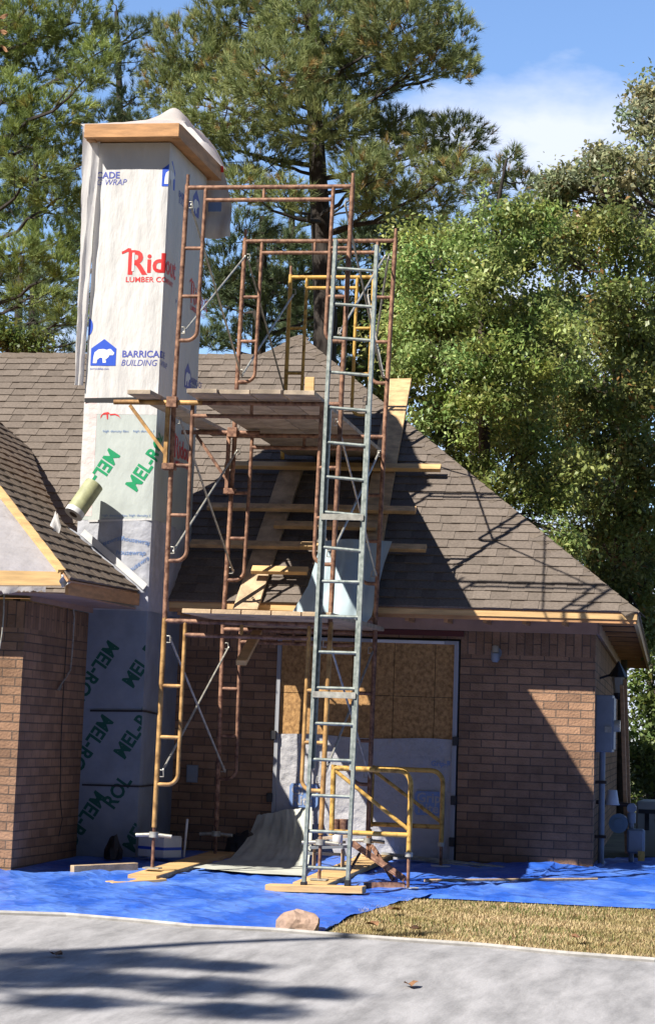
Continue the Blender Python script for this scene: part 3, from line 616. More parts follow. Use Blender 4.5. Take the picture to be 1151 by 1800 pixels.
# red sketch of a hammer, lower part
u, z = cuz(178, 738); ink('hammer_mark', poly_bm([[(0, .01), (.02, .05), (.06, .055), (.07, .07), (.09, .06), (.1, .045), (.15, .05), (.19, .035), (.215, .01), (.19, .05), (.15, .064), (.1, .06), (.08, .08), (.03, .07), (0, .04)], [(.06, .055), (.068, .005), (.08, .005), (.078, .055)]]), 'ink_red', wm, wrapf, u, z)
for s, x, y, r, pr, mt in (('MEL-ROL', 240, 866, 58, wm, 'ink_green'), ('MEL-ROL', 194, 787, 238, wm, 'ink_green'), ('MEL-ROL', 234, 1211, 58, ws, 'ink_green_shade'), ('MEL-ROL', 192, 1124, 238, ws, 'ink_green_shade'),
                           ('MEL-ROL', 219, 1336, 58, ws, 'ink_green_shade'), ('MEL-ROL', 182, 1254, 238, ws, 'ink_green_shade'), ('MEL-ROL', 170, 1388, 238, ws, 'ink_green_shade'), ('ROL', 200, 1424, 58, ws, 'ink_green_shade'), ('MEL-ROL', 236, 1500, 62, ws, 'ink_green_shade')):
    u, z = cuz(x, y); lowz = zc+.03 if pr is wm else .0
    hi = CW-.002 if pr is ws else None
    ink('membrane_print', text_bm(s, .205, .028, 0, .86), mt, pr, wrapf if pr is wm else wrapd, u, z, r, cuts=(CW,), lo=.01, hi=hi, zlo=lowz, zhi=zb-.02 if pr is wm else zd-.02)
for x, y in ((182, 760), (235, 760), (180, 908), (228, 908)):
    u, z = cuz(x, y); ink('membrane_print', text_bm('high density film', .035, .0, 0, 1.2), 'ink_faint', wm, wrapf, u, z, hi=CW-.02)
for i, (x, y, r) in enumerate(((215, 950, -8), (168, 965, 20), (205, 975, 0), (165, 1000, -30), (225, 1010, 35), (195, 1030, 8))):
    u, z = cuz(x, y); ink('wrap_print', text_bm('housewrap', .07, .01, .2), 'ink_faint', wl, fol(.010, .022, 3, .004), u, z, r, lo=.01, hi=CW-.01)
# cap timbers
def tb(n, a, b, w, h): mb = MB(); mb.bar(a, b, w, h); return mb.build(n, 'cedar', ch, bevel=.003)
kz = 7.41
tb('cap_timber', (-7.17, 23.50, kz), (-6.15, 23.50, kz), .09, .145); tb('cap_timber', (-6.195, 23.546, kz-.001), (-6.195, 25.42, kz-.001), .09, .163)
tb('cap_timber', (-7.125, 23.546, kz-.001), (-7.125, 25.42, kz-.001), .09, .163); tb('cap_timber', (-7.08, 25.37, kz), (-6.24, 25.37, kz), .09, .16)
MB().box((-7.08, 23.55, 7.345), (-6.24, 25.33, 7.352)).build('cap_soffit', 'cedar', ch)
# white cover sheet over the cap
def cov(a, b):
    x = -7.22+a*1.12; y = 23.47+b*2.0; e = min(1, min(a, 1-a)/.06)*1.
    pk = .10*math.exp(-((x+6.5)/.30)**2-((y-23.8)/.30)**2)+.05*math.exp(-((x+6.25)/.25)**2-((y-24.8)/.5)**2)
    pk += .17*math.exp(-((x+6.27)/.16)**2)*min(1, max(0, (y-23.47)/.25))*min(1, max(0, (25.5-y)/.4))
    z = 7.492+pk+.012*snoise(x*6, y*5, 3)*(1 if pk > .01 else .4)-.05*(1-e)*(1 if b > .05 else 0)
    return (x, y, z)
mb = MB(); mb.grid(cov, 40, 50); cv = mb.build('cover_sheet', 'cover', ch, smooth=True)
def drapeL(a, b):
    z = 7.5-b*2.75; wv = .012*snoise(b*7, a*2, 3)+.006*snoise(b*19, a*5, 8); x = -7.235+.05*b*(1-a)+a*(.19-.05*b)+wv*(1-a); y = 23.625+.035*abs(math.sin(a*5+b*3))+.012*snoise(a*8, b*11, 2)-.03*math.exp(-b*30); return (x, y, z)
MB().grid(drapeL, 14, 90).build('hanging_film', 'cover', ch, smooth=True)
d0 = at(352, 300, Y=25.46); d1 = at(411, 300, Y=25.46); d2 = at(413, 420, Y=25.46)
def drapeR(a, b):
    x = d0.x+(d1.x-d0.x)*a*(.7+.3*min(1, b*2)); z = 7.42+(d2.z-7.42)*b+.02*a; y = 25.46+.05*math.sin(a*9+b*3)*b+.02*math.sin(b*13); return (x, y, z)
dr = MB().grid(drapeR, 26, 30).build('hanging_wrap', 'white_wrap', ch, smooth=True)
ink('wrap_print', poly_bm([[(0, 0), (.15, 0), (.15, .1), (.07, .16), (0, .1)]]), 'ink_faint', dr, lambda u, z: (u, 25.39, z), at(366, 372, Y=25.39).x, at(366, 372, Y=25.39).z)
p = at(386, 303, Y=25.37); ink('wrap_print', poly_bm([[(0, 0), (.05, 0), (.04, .07), (0, .08)]]), 'ink_red', dr, lambda u, z: (u, 25.37, z), p.x, p.z)

# ------------------------------------------------------------------ scaffold frames
def frame(label, xl, xr_, Y, zt, zb_, mt, inner=.185, offs=(.60, 1.07, 1.50), r=.024, jack=None, pin=.13, lo_mt=None, jz=None, mid=None, bar_shade_mt=None, group='walk-through scaffold frames'):
    # xl / xr_ = (x at bottom, x at top) for each post
    t = thing('walk_through_scaffold', label, 'scaffold frame', ((xl[0]+xr_[0])/2, Y, zb_), group)
    X = lambda P, z: P[0]+(P[1]-P[0])*(z-zb_)/(zt-zb_)
    for P in (xl, xr_):
        MB().tube([(X(P, zb_), Y, zb_), (X(P, zt+.03), Y, zt+.03)], r).build('post', mt, t, True)
        MB().tube([(X(P, zt+.03), Y, zt+.03), (X(P, zt+pin), Y, zt+pin)], r*.72).build('coupling_pin', 'rust', t, True)
    MB().tube([(X(xl, zt), Y, zt), (X(xr_, zt), Y, zt)], r*.92).build('top_bar', bar_shade_mt or mt, t, True)
    z2 = zt-.125; il = lambda z: X(xl, z)+inner; ir = lambda z: X(xr_, z)-inner
    MB().tube([(il(z2), Y, z2), (ir(z2), Y, z2)], r*.85).build('header_bar', bar_shade_mt or mt, t, True)
    xm = (il(zt)+ir(zt))/2-.05 if mid is None else mid
    MB().tube([(xm, Y, z2), (xm, Y, zt)], r*.7).build('spacer', mt, t, True)
    for s, P, I in ((1, xl, il), (-1, xr_, ir)):
        ze = zt-offs[-1]; pts = [(I(zt), Y, zt), (I(ze+.1), Y, ze+.1)]
        for k in range(1, 7):
            a = k/6*math.pi/2; pts.append((I(ze+.1)-s*.1*(1-math.cos(a)), Y, ze+.1-.1*math.sin(a)))
        pts.append((X(P, ze), Y, ze)); MB().tube(pts, r*.8).build('inner_leg', mt, t, True)
        for o_ in offs[:-1]: z = zt-o_; MB().tube([(X(P, z), Y, z), (I(z), Y, z)], r*.75).build('rung', mt, t, True)
        for z in (zt-.17, zt-1.40):
            c = Vector((X(P, z)+s*.03, Y-.0, z)); MB().tube([c+Vector((0, 0, .03)), c+Vector((.03*s, 0, .03)), c+Vector((.035*s, 0, -.03)), c+Vector((0, 0, -.03))], .006, 5).build('brace_stud', 'galv', t)
    if jack:
        for P, zj in zip((xl, xr_), jack):
            x = P[0]
            MB().tube([(x, Y, zj+.012), (x, Y, zb_+.02)], .016).build('jack_screw', 'rust', t, True)
            MB().tube([(x-.17, Y, zb_-.075), (x-.03, Y, zb_-.065), (x+.03, Y, zb_-.065), (x+.17, Y, zb_-.075)], .017).disc((x, Y, zb_-.09), .045, .05).build('jack_handle', 'galv', t, True)
            MB().box((x-.075, Y-.075, zj), (x+.075, Y+.075, zj+.012)).build('base_plate', 'galv', t)
    return t
Y1, Y2 = 22.0, 24.2
z1 = 6.45
frame('rust brown walk-through frame, topmost and nearest, beside the chimney wrap', (-5.69, -5.658), (-4.075, -4.035), Y1, 6.45, 4.37, 'rust')
frame('rust brown middle walk-through frame in front, below the upper planks', (-5.68, -5.69), (-4.105, -4.072), Y1, 4.35, 2.31, 'rust')
frame('ochre bottom frame standing in front on screw jacks over bare planks', (-5.686, -5.68), (-4.125, -4.10), Y1, 2.29, .40, 'ochre', jack=(.03, .0), inner=.2, bar_shade_mt='rust')  # top and header bars brown instead of ochre, imitating shade under the planks
frame('rust brown top frame of the rear bay, behind the ladder head', (-5.60, -5.569), (-4.02, -3.966), Y2, 6.38, 4.34, 'rust')
frame('rust brown middle frame of the rear bay against the shaded roof', (-5.63, -5.59), (-4.055, -4.017), Y2, 4.32, 2.34, 'rust')
frame('dull brown bottom frame of the rear bay standing in deep shade by wall', (-5.61, -5.63), (-4.06, -4.05), Y2, 2.32, .34, 'rust', jack=(.05, .05))
frame('narrow yellow frame standing on the roof behind the planks', (-5.54, -5.524), (-4.58, -4.561), 26.4, 6.42, 4.33, 'yellow', inner=.19, offs=(.59, 1.11, 1.58), group='walk-through scaffold frames')
# cross braces
def brace(label, a, b):
    a = Vector(a); b = Vector(b); d = (b-a).normalized(); t = MB().tube([a, a+d*.06, b-d*.06, b], .0115, 6); o = t.build('cross_brace', 'galv', None, True); tag(o, label, 'brace', 'galvanised scaffold cross braces')
    MB().disc(a-Vector((.0, .0, .0)), .019, .01, 8, (1, 0, 0)).build('brace_eye', 'galv', o)
    MB().disc(b, .019, .01, 8, (1, 0, 0)).build('brace_eye', 'galv', o)
lv = (('top', 6.28, 6.21, 5.03, 4.95), ('middle', 4.18, 4.15, 2.94, 2.91), ('bottom', 2.12, 2.13, .92, .90))
for nm, a1_, b1_, a2_, b2_ in lv:
    for sd, xa, xb in (('left', -5.635, -5.56), ('right', -4.12, -4.07)):
        brace(f'thin grey brace rising towards the house on the {sd} side, {nm} lift', (xa, Y1+.02, a2_), (xb, Y2-.02, b1_))
        brace(f'thin grey brace falling towards the house on the {sd} side, {nm} lift', (xa+.015, Y1+.02, a1_), (xb+.015, Y2-.02, b2_))
brace('thin grey brace rising from rear brown frame to yellow frame, left side', (-5.55, Y2+.02, 4.95), (-5.49, 26.38, 6.2))
brace('thin grey brace falling from rear brown frame to yellow frame, left side', (-5.54, Y2+.02, 6.2), (-5.48, 26.38, 4.9))
brace('thin grey brace rising from rear brown frame to yellow frame, right side', (-4.05, Y2+.02, 4.95), (-4.62, 26.38, 6.2))
brace('thin grey brace falling from rear brown frame to yellow frame, right side', (-4.04, Y2+.02, 6.2), (-4.6, 26.38, 4.9))
# side bracket
def bracket(label, Y, xp, dz, xo):
    z = 4.345+dz; t = thing('side_bracket', label, 'scaffold bracket', (xp, Y, z-.6))
    MB().tube([(xo, Y-.04, z), (xp+.28, Y-.04, z)], .024).build('bracket_arm', 'ochre' if dz == 0 else 'rust', t, True)
    MB().bar((xo+.16, Y-.04, z-.03), (xp-.04, Y-.04, z-.5), .03, .03, up=(0, 1, 0)).build('diagonal_strut', 'ochre' if dz == 0 else 'rust', t)
    MB().box((xp-.06, Y-.075, z-.62), (xp-.025, Y-.03, z-.02)).build('bracket_upright', 'ochre' if dz == 0 else 'rust', t)
    MB().box((xp-.07, Y-.08, z-.64), (xp+.05, Y+.03, z-.58)).box((xp-.05, Y-.1, z-.05), (xp+.05, Y-.03, z+.05)).build('clamp', 'rust', t, bevel=.004)
bracket('ochre side bracket jutting left from the front scaffold post', Y1, -5.69, 0, -6.27)
bracket('brown side bracket behind, jutting left from the rear scaffold post', Y2, -5.60, 0-.005, -6.15)

# ------------------------------------------------------------------ planks
def plank(label, a, b, w, h, mt='woodx', up=(0, 0, 1), name='scaffold_plank', cat='plank', group=None):
    o = MB().bar(a, b, w, h, up).build(name, mt, None, bevel=.004); return tag(o, label, cat, group)
gp = 'planks of the upper scaffold deck'; pz = 4.405
ends = [(-5.32, 21.58, -5.36, 26.55, 'leftmost plank'), (-5.02, 21.63, -5.09, 26.7, 'second plank from left'), (-4.715, 21.60, -4.80, 26.62, 'third plank from left'), (-4.405, 21.64, -4.53, 26.75, 'rightmost plank, beside the ladder,')]
for i, (xa, ya, xb, yb, nm) in enumerate(ends): plank(f'{nm} of the upper scaffold deck', (xa, ya, pz+.0), (xb, yb, pz+.004+.0*i), .29, .042, 'woodg', group=gp)
plank('wide loose plank above the side brackets, left of the front post', (-5.93, 21.60, 4.393), (-5.85, 24.75, 4.393), .225, .042, 'woodg')
plank('short upright offcut standing at the deck edge left of ladder', (-4.36, 21.9, 4.43), (-4.36, 21.9, 4.59), .09, .035, 'gold', up=(0, 1, 0), name='wood_offcut', cat='offcut')
for i, x in enumerate((-5.27, -4.99, -4.71, -4.43, -4.15)):
    plank(['leftmost', 'second', 'third', 'fourth', 'rightmost'][i]+' short plank of the lower scaffold deck', (x, 21.55, 2.345+.02), (x+.02, 24.42, 2.345+.03), .27, .042, 'woodx', group='planks of the lower scaffold deck')
plank('board lying across the lower scaffold deck at its left', (-5.30, 24.05, 2.41), (-4.92, 24.0, 2.41), .2, .035, 'gold')
pb0 = at(424, 1165, Y=22.4); pb1 = at(452, 1112, Y=24.0); plank('timber end poking down below the lower deck', pb0, pb1, .10, .05, 'gold', name='loose_timber', cat='timber')
# roof boards
def rp(x, y, off): return onpl(x, y, E0+NP*off, NP)
def rboard(label, p, q, w, h, off, mt='wood', g='boards laid flat across the shaded roof'):
    a = rp(*p, off); b = rp(*q, off); m_ = (a.y+b.y)/2; a.y = b.y = m_; a.z = b.z = E0.z+SLP*(m_-E0.y)+off/NP.z
    return plank(label, a, b, w, h, mt, up=NP, name='roof_board', cat='board', group=g)
rboard('topmost long board across the roof, its right end in sun', (395, 819), (775, 821), .10, .05, .13, 'gold')
rboard('second long board across the roof from the top', (365, 891), (731, 896), .10, .045, .13)
rboard('short board across the roof between two long ones', (482, 922), (662, 926), .10, .045, .13)
rboard('lowest long board across the roof, ending near the pale sheet', (335, 956), (749, 963), .10, .045, .13)
rboard('short bright board across the roof just above the lower deck', (443, 1001), (541, 1004), .10, .045, .17, 'gold')
rboard('small bright board end on the roof left of the ladder', (528, 958), (566, 960), .08, .04, .19, 'gold')
plank('wide plank running up the roof left of the ladder', rp(431, 1078, .02)+Vector((0, 0, .03)), rp(514, 822, .055), .26, .04, 'woodx', up=NP)
plank('wide sunlit plank running up the roof right of ladder, projecting past the hip', rp(646, 985, .055), rp(704, 668, .055), .26, .045, 'wood', up=NP)
# mudsills, timbers on the ground
plank('long mudsill plank under the left scaffold jacks', (-5.66, 21.55, gz(21.7)+.03), (-5.6, 24.5, gz(24.4)+.03), .27, .05, 'gold', name='mudsill_plank')
plank('flat board lying on the blue tarp in front of the left jack', at(190, 1553, Y=21.3), at(285, 1546, Y=21.65), .2, .03, 'gold', name='loose_board', cat='board')
plank('long mudsill plank under the right scaffold jacks behind ladder', (-4.16, 21.75, gz(21.8)+.02), (-4.02, 24.6, gz(24.4)+.07), .32, .045, 'gold', name='mudsill_plank')
LB = 21.25
a = at(470, 1560, Y=LB); b_ = at(640, 1564, Y=LB); plank('footing board under the feet of the aluminium ladder', a, b_, .2, .06, 'gold', name='footing_board', cat='board')
a = at(127, 1530, Y=22.0); b_ = at(240, 1525, Y=22.5); plank('squared timber on the tarp at the foot of chimney', a, b_, .07, .09, 'woodx', name='loose_timber', cat='timber')

# ------------------------------------------------------------------ ladder
ld = thing('extension_ladder', 'tall weathered aluminium extension ladder leaning on the scaffold', 'ladder', tuple(at(570, 1556, Y=LB)))
railL = [(534, 1556), (548, 1285), (563, 965), (575, 690), (590, 422)]; railR = [(611, 1553), (624, 1285), (638, 965), (650, 700), (662, 432)]
yl = lambda y: LB+(21.86-LB)*(1556-y)/(1556-420)
RL = [at(x, y, Y=yl(y)) for x, y in railL]; RR = [at(x, y, Y=yl(y)) for x, y in railR]
def lerp_rail(R_, z):
    for a, b in zip(R_[:-1], R_[1:]):
        if z <= b.z or b is R_[-1]: return a.lerp(b, (z-a.z)/(b.z-a.z))
for R_, s in ((RL, 1), (RR, -1)):
    mb = MB()
    for a, b in zip(R_[:-1], R_[1:]): mb.bar(a, b+(b-a).normalized()*.002, .030, .07, up=(0, 1, 0))
    mb.build('side_rail', 'alu', ld)
    z0_ = RL[0].z+1.0
    a = lerp_rail(R_, z0_)+Vector((.028*s, .035, 0)); b = lerp_rail(R_, 4.3)+Vector((.028*s, .035, 0)); MB().bar(a, b, .022, .05, up=(0, 1, 0)).build('inner_rail', 'alu', ld)
for y in (471, 534, 593, 654, 716, 777.5, 838, 900, 962, 1022.5, 1084, 1147, 1210, 1273, 1336.5, 1400, 1463, 1527):
    a = at(595, y, Y=yl(y)); A = lerp_rail(RL, a.z); B = lerp_rail(RR, a.z); dzr = -.0 if y > 1000 else -.03
    MB().tube([A, B+Vector((0, 0, dzr))], .0155, 8).build('ladder_rung', 'alu', ld, True)
for y in (909, 1222):
    a = at(595, y, Y=yl(y)-.04); A = lerp_rail(RL, a.z); B = lerp_rail(RR, a.z); MB().bar(A+Vector((0, -.045, 0)), B+Vector((0, -.045, 0)), .012, .055).build('rail_bracket', 'galv', ld, bevel=.002)
for R_ in (RL, RR):
    p = R_[0]; MB().box((p.x-.02, p.y-.06, p.z-.02), (p.x+.02, p.y+.06, p.z+.03)).build('ladder_foot', 'black', ld)

# ------------------------------------------------------------------ yellow guard frames at the right
def guard(label, Y, pl_, pr_, zt, zlow, zf, jl=True):
    t = thing('guard_rail_scaffold', label, 'scaffold frame', (pr_, Y, zf), 'low yellow end frames'); r = .024
    pts = [(pl_, Y, zt), (pr_-.12, Y, zt)]+[(pr_-.12+.12*math.sin(k/6*math.pi/2), Y, zt-.12*(1-math.cos(k/6*math.pi/2))) for k in range(1, 7)]+[(pr_, Y, zlow-.17)]
    MB().tube(pts, r).build('bent_rail', 'yellow', t, True)
    MB().tube([(pl_, Y, zt+.03), (pl_, Y, zlow-.03)], r).build('post', 'yellow', t, True)
    MB().tube([(pl_, Y, zlow), (pr_, Y, zlow)], r*.95).build('lower_bar', 'yellow', t, True)
    MB().tube([(pl_+.01, Y, zt-.02), (pr_-.01, Y, zlow+.05)], r*.75).build('diagonal_bar', 'yellow', t, True)
    for x in ((pr_, pl_) if jl else (pr_,)):
        MB().tube([(x, Y, zf+.01), (x, Y, zlow-.05)], .016).build('jack_screw', 'rust', t, True)
        MB().disc((x, Y, zf), .10, .012).build('base_plate', 'white', t)
        MB().disc((x, Y, zlow-.19), .036, .04).build('collar', 'galv', t, True)
guard('low yellow end frame in front, right of the ladder foot', 22.02, -4.03, -3.315, 1.0, .43, -.04, False)
guard('low yellow end frame behind, near the wrapped doorway', 24.4, -4.07, -3.35, .98, .43, .045)

# ------------------------------------------------------------------ sheets and tarps
def tarp_pt(px_, py_, h=0): p = gnd(px_, py_); return p
front = [(-60, 1604), (0, 1606), (120, 1612), (240, 1620), (340, 1630), (400, 1634), (480, 1636), (570, 1636), (612, 1612), (650, 1590), (690, 1576), (800, 1580), (1000, 1590), (1151, 1597), (1400, 1608)]
fp = [gnd(x, y) for x, y in front]
def tarp_fn(a, b):
    k = a*(len(fp)-1); i = min(int(k), len(fp)-2); p = fp[i].lerp(fp[i+1], k-i)
    bx = -9.0+a*11.5; by = 24.97 if bx > WX and bx < WXR+.1 else (26.5 if bx > WXR else 21.58)
    if bx < WX: by = 21.55
    b2 = b**1.1; x = p.x+(bx-p.x)*b2; y = p.y+(by-p.y)*b2
    if x > CX0-.1 and x < CX1+.03: y = min(y, CY0-.03)
    if x < WX+.02: y = min(y, WY-.02)
    e = min(1, b/.03); ez = min(1, max(0, (1-b)/.02))
    n = (abs(snoise(x*3.1, y*2.1, 1))*.028+abs(snoise(x*9, y*7+x*3, 5))*.014)*e
    lump = .10*math.exp(-((x+7.15)/.25)**2-((y-21.4)/.2)**2)+.06*math.exp(-((x+2.35)/.35)**2-((y-24.75)/.25)**2)+.08*math.exp(-((x+6.6)/.25)**2-((y-22.6)/.4)**2)
    return (x, y, gz(y)-.006*(1-e)+.004+n+lump)
tp = MB().grid(tarp_fn, 230, 110).build('blue_tarp', 'tarp', None, True, loc=(-4, 21, 0)); tag(tp, 'large crinkled bright blue tarpaulin spread over the ground before the house', 'tarp')
# canvas drape at doorway
rows = [[(452, 1432, 24.90), (500, 1424, 24.90), (548, 1420, 24.90)], [(441, 1460, 24.72), (500, 1470, 24.6), (548, 1470, 24.6)], [(424, 1490, 24.2), (490, 1500, 24.0), (545, 1505, 23.9)],
        [(388, 1520, 23.5), (470, 1530, 23.2), (540, 1532, 23.1)], [(338, 1548, 22.7), (440, 1556, 22.4), (532, 1556, 22.4)]]
RW = [[at(x, y, Y=Y) for x, y, Y in r] for r in rows]
for r_ in RW[3:]:
    for q in r_: q.z = max(q.z, gz(q.y)+.02)
def canvas(a, b):
    k = b*4; j = min(int(k), 3); f = k-j; ff = f
    def rw(r_): kk = a*2; i = min(int(kk), 1); return r_[i].lerp(r_[i+1], kk-i)
    def cr(p0, p1, p2, p3, t): return .5*((2*p1)+(p2-p0)*t+(2*p0-5*p1+4*p2-p3)*t*t+(3*p1-p0-3*p2+p3)*t**3)
    P = [rw(RW[max(0, min(4, j+d))]) for d in (-1, 0, 1, 2)]; p = cr(*P, f); n = .018*snoise(a*9, b*4, 6)+.008*snoise(a*22, b*3, 2)
    return (p.x, min(p.y, 24.93)-n, max(p.z+n, gz(p.y)+.045))
cvs = MB().grid(canvas, 50, 60).build('canvas_sheet', 'drop', None, True); tag(cvs, 'grey green canvas sheet sweeping down from the doorway onto blue tarp', 'drop cloth')
# pale blue sheet over roof edge
sh = [[(566, 951, 24.98), (612, 948, 25.05), (690, 952, 25.0)], [(556, 985, 24.75), (612, 985, 24.85), (676, 990, 24.8)], [(542, 1030, 24.42), (600, 1035, 24.42), (664, 1040, 24.42)], [(512, 1083, 24.1), (580, 1085, 24.0), (654, 1084, 24.2)], [(516, 1090, 24.05), (590, 1098, 23.9), (640, 1100, 24.0)]]
RS = [[at(x, y, Y=Y) for x, y, Y in r] for r in sh]
def vin(a, b):
    k = b*4; j = min(int(k), 3); f = k-j
    def rw(r_):
        kk = a*2; i = min(int(kk), 1); return r_[i].lerp(r_[i+1], kk-i)
    p = rw(RS[j]).lerp(rw(RS[j+1]), f); n = .035*snoise(a*6, b*2, 3)*1.4+.02*math.sin(a*17-b*5)*(.4+b)
    y = p.y-n-.03; return (p.x, y, max(p.z, E0.z+SLP*(y-E0.y)+.06 if y > 24.44 else p.z))
vs = MB().grid(vin, 44, 50).build('vinyl_sheet', 'sheet', None, True); tag(vs, 'pale blue sheet draped over the roof edge behind the ladder', 'plastic sheet')

# ------------------------------------------------------------------ small things
# roll of membrane leaning on chimney
ra = at(134, 898, Y=23.35); rb = at(166, 852, Y=23.50); ro = MB().tube([ra, rb], .10, 20).build('membrane_roll', 'roll', None, True); tag(ro, 'short olive green roll of membrane leaning against the chimney wrap', 'roll')
ax = (rb-ra).normalized(); MB().tube([ra-ax*.05, ra+ax*.004], .102, 20).build('roll_end_band', 'white', ro, True)
MB().tube([ra-ax*.052, ra-ax*.04], .045, 12).build('roll_core', 'darkm', ro, True)
sc = onpl(98, 925, e0+npl*.05, npl); so_ = MB().grid(lambda a, b: sc+Vector(((a-.5)*.10*(1-.5*abs(2*b-1)), -.03*math.sin(a*3+b*5), (b-.45)*.24+.02*math.sin(a*6))), 8, 12).build('paper_scrap', 'white_wrap', None, True); tag(so_, 'torn white scrap lying on the wing roof shingles', 'scrap')
# carton of supplies
bx0 = at(300, 1508, Y=23.35); cx, cy = -6.02, 23.55; zf = gz(23.5)+.055
bt = thing('supply_carton', 'white carton with a blue band beside the chimney foot', 'box', (cx, cy, zf))
Rb = Matrix.Rotation(math.radians(-28), 3, 'Z')
def rbx(x0, x1, y0, y1, z0_, z1_, nm, mt):
    mb = MB().box((x0, y0, z0_), (x1, y1, z1_)); mb.v = [tuple(Rb @ Vector((v[0], v[1], 0))+Vector((cx, cy, zf+v[2]))) for v in mb.v]; mb.build(nm, mt, bt, bevel=.003)
rbx(-.17, .17, -.13, .13, 0, .19, 'carton_body', 'white'); rbx(-.172, .172, -.132, .132, .07, .10, 'blue_band', 'ink_blue'); rbx(-.165, -.003, -.128, .128, .19, .2, 'flap', 'white'); rbx(.003, .165, -.128, .128, .19, .205, 'flap', 'white')
st = at(322, 1440, Y=23.6); o = MB().tube([(st.x, 23.7, zf), (st.x+.02, 23.7, st.z)], .012).build('plastic_pipe', 'white', None, True); tag(o, 'thin white pipe standing upright behind the carton', 'pipe')
p = at(338, 1360, Y=24.97); o = MB().box((p.x-.06, 24.95, p.z-.09), (p.x+.06, 24.998, p.z+.09)).build('outlet_box', 'greyp', None, bevel=.006); tag(o, 'small grey cover box on the shaded brick wall', 'utility box'); MB().box((p.x-.045, 24.942, p.z-.075), (p.x+.045, 24.949, p.z+.075)).build('cover_lid', 'greyp', o, bevel=.002)
p = at(871, 1147, Y=24.93); wl_ = thing('wall_light', 'small floodlight fixed high on the front brick wall right of the doorway', 'wall light', tuple(p))
MB().disc((p.x, 24.985, p.z), .055, .014, 16, (0, 1, 0)).build('mount_plate', 'greyp', wl_, True); MB().tube([(p.x, 24.98, p.z-.01), (p.x, 24.9, p.z-.02)], .02).build('neck', 'greyp', wl_, True)
MB().lathe((p.x, 24.89, p.z-.10), [(.028, 0), (.045, .03), (.045, .09), (.03, .1)]).build('lamp_head', 'greyp', wl_, True); MB().lathe((p.x, 24.89, p.z+.0), [(.035, 0), (.035, .06), (.02, .075)]).build('lamp_glass', 'glass', wl_, True)
# side wall equipment
def sx(y): return WXR+SK*(y-25)
p = at(1086, 1190, Y=26.6); ln = thing('wall_lantern', 'black coach lantern with glass panes under the right eave', 'wall lantern', tuple(p)); X0 = p.x
MB().lathe((X0, 26.6, p.z-.0), [(.105, 0), (.10, .01), (.06, .08), (.03, .13), (.008, .17)], 8).build('lantern_roof', 'black', ln)
MB().lathe((X0, 26.6, p.z-.17), [(.045, 0), (.075, .165)], 6).build('lantern_glass', 'glass', ln); MB().lathe((X0, 26.6, p.z-.24), [(.015, 0), (.05, .03), (.05, .068)], 8).build('lantern_base', 'black', ln)
MB().tube([(sx(26.6), 26.6, p.z-.02), (X0-.09, 26.6, p.z+.02), (X0-.02, 26.6, p.z+.12)], .012).build('lantern_arm', 'black', ln, True)
pz0 = at(1065, 1322, Y=25.5).z; pz1 = at(1065, 1222, Y=25.5).z
ep = thing('electric_panel', 'tall grey electric meter panel on the side wall', 'meter panel', (sx(25.5)+.1, 25.5, pz0))
MB().box((sx(25.5)+.003, 25.4, pz0), (sx(25.5)+.175, 25.75, pz1)).build('panel_box', 'greyp', ep, bevel=.006); MB().box((sx(25.5)+.176, 25.42, pz0+.03), (sx(25.5)+.19, 25.73, pz1-.03)).build('panel_door', 'greyp', ep)
MB().disc((sx(25.5)+.19, 25.5, pz0+.27), .06, .06, 16, (1, 0, 0)).build('meter_dial', 'glass', ep, True); MB().box((sx(25.5)+.1, 25.385, pz0+.2), (sx(25.5)+.17, 25.399, pz0+.26)).build('latch', 'galv', ep)
cd = MB().tube([(sx(25.5)+.07, 25.5, -.1), (sx(25.5)+.07, 25.5, pz0)], .032, 10).build('conduit_pipe', 'greyp', None, True); tag(cd, 'grey conduit running down the side wall below the panel', 'pipe')
for z in (.35, .9): MB().box((sx(25.5)+.0, 25.455, z), (sx(25.5)+.12, 25.545, z+.03)).build('pipe_strap', 'darkm', cd)
q = at(1108, 1548, Y=25.9); gm = thing('gas_meter', 'blue grey gas meter with riser pipes beside the house corner', 'gas meter', (q.x, 25.9, -.02))
gzt = at(1108, 1412, Y=25.9).z
MB().tube([(q.x, 25.9, -.1), (q.x, 25.9, gzt)], .028, 10).build('riser_pipe', 'greyp', gm, True); MB().tube([(q.x, 25.9, gzt-.02), (sx(25.9)+.0, 25.9, gzt-.0)], .022, 10).build('cross_pipe', 'darkm', gm, True)
MB().disc((q.x, 25.86, gzt-.05), .05, .09, 12, (0, 1, 0)).disc((q.x, 25.9, gzt-.2), .045, .1, 12).build('elbow_fitting', 'greyp', gm, True)
c = at(1087, 1447, Y=25.9); MB().disc((c.x, 25.8, c.z), .10, .12, 20, (0, 1, 0)).disc((c.x, 25.78, c.z), .05, .03, 16, (0, 1, 0)).build('regulator', mat('blue_grey_enamel', (.10, .17, .22), .4), gm, True)
MB().box((c.x+.09, 25.8, c.z-.30), (c.x+.27, 25.98, c.z-.05)).build('meter_body', 'greyp', gm, bevel=.02)
c2 = at(1127, 1505, Y=25.75); MB().box((c2.x-.04, 25.74, c2.z-.05), (c2.x+.03, 25.75, c2.z+.05)).build('warning_tag', 'yellow', gm)
p = at(1075, 1415, Y=25.85); o = MB().lathe((p.x, 25.85, p.z+.0), [(.075, 0), (.05, .15), (.045, .155)], 18).build('upturned_pail', 'white', None, True); tag(o, 'small white upturned pail resting on the gas pipe', 'pail')
MB().lathe((p.x, 25.85, p.z+.003), [(.079, 0), (.079, .012)], 18).build('rim', 'white', o, True)
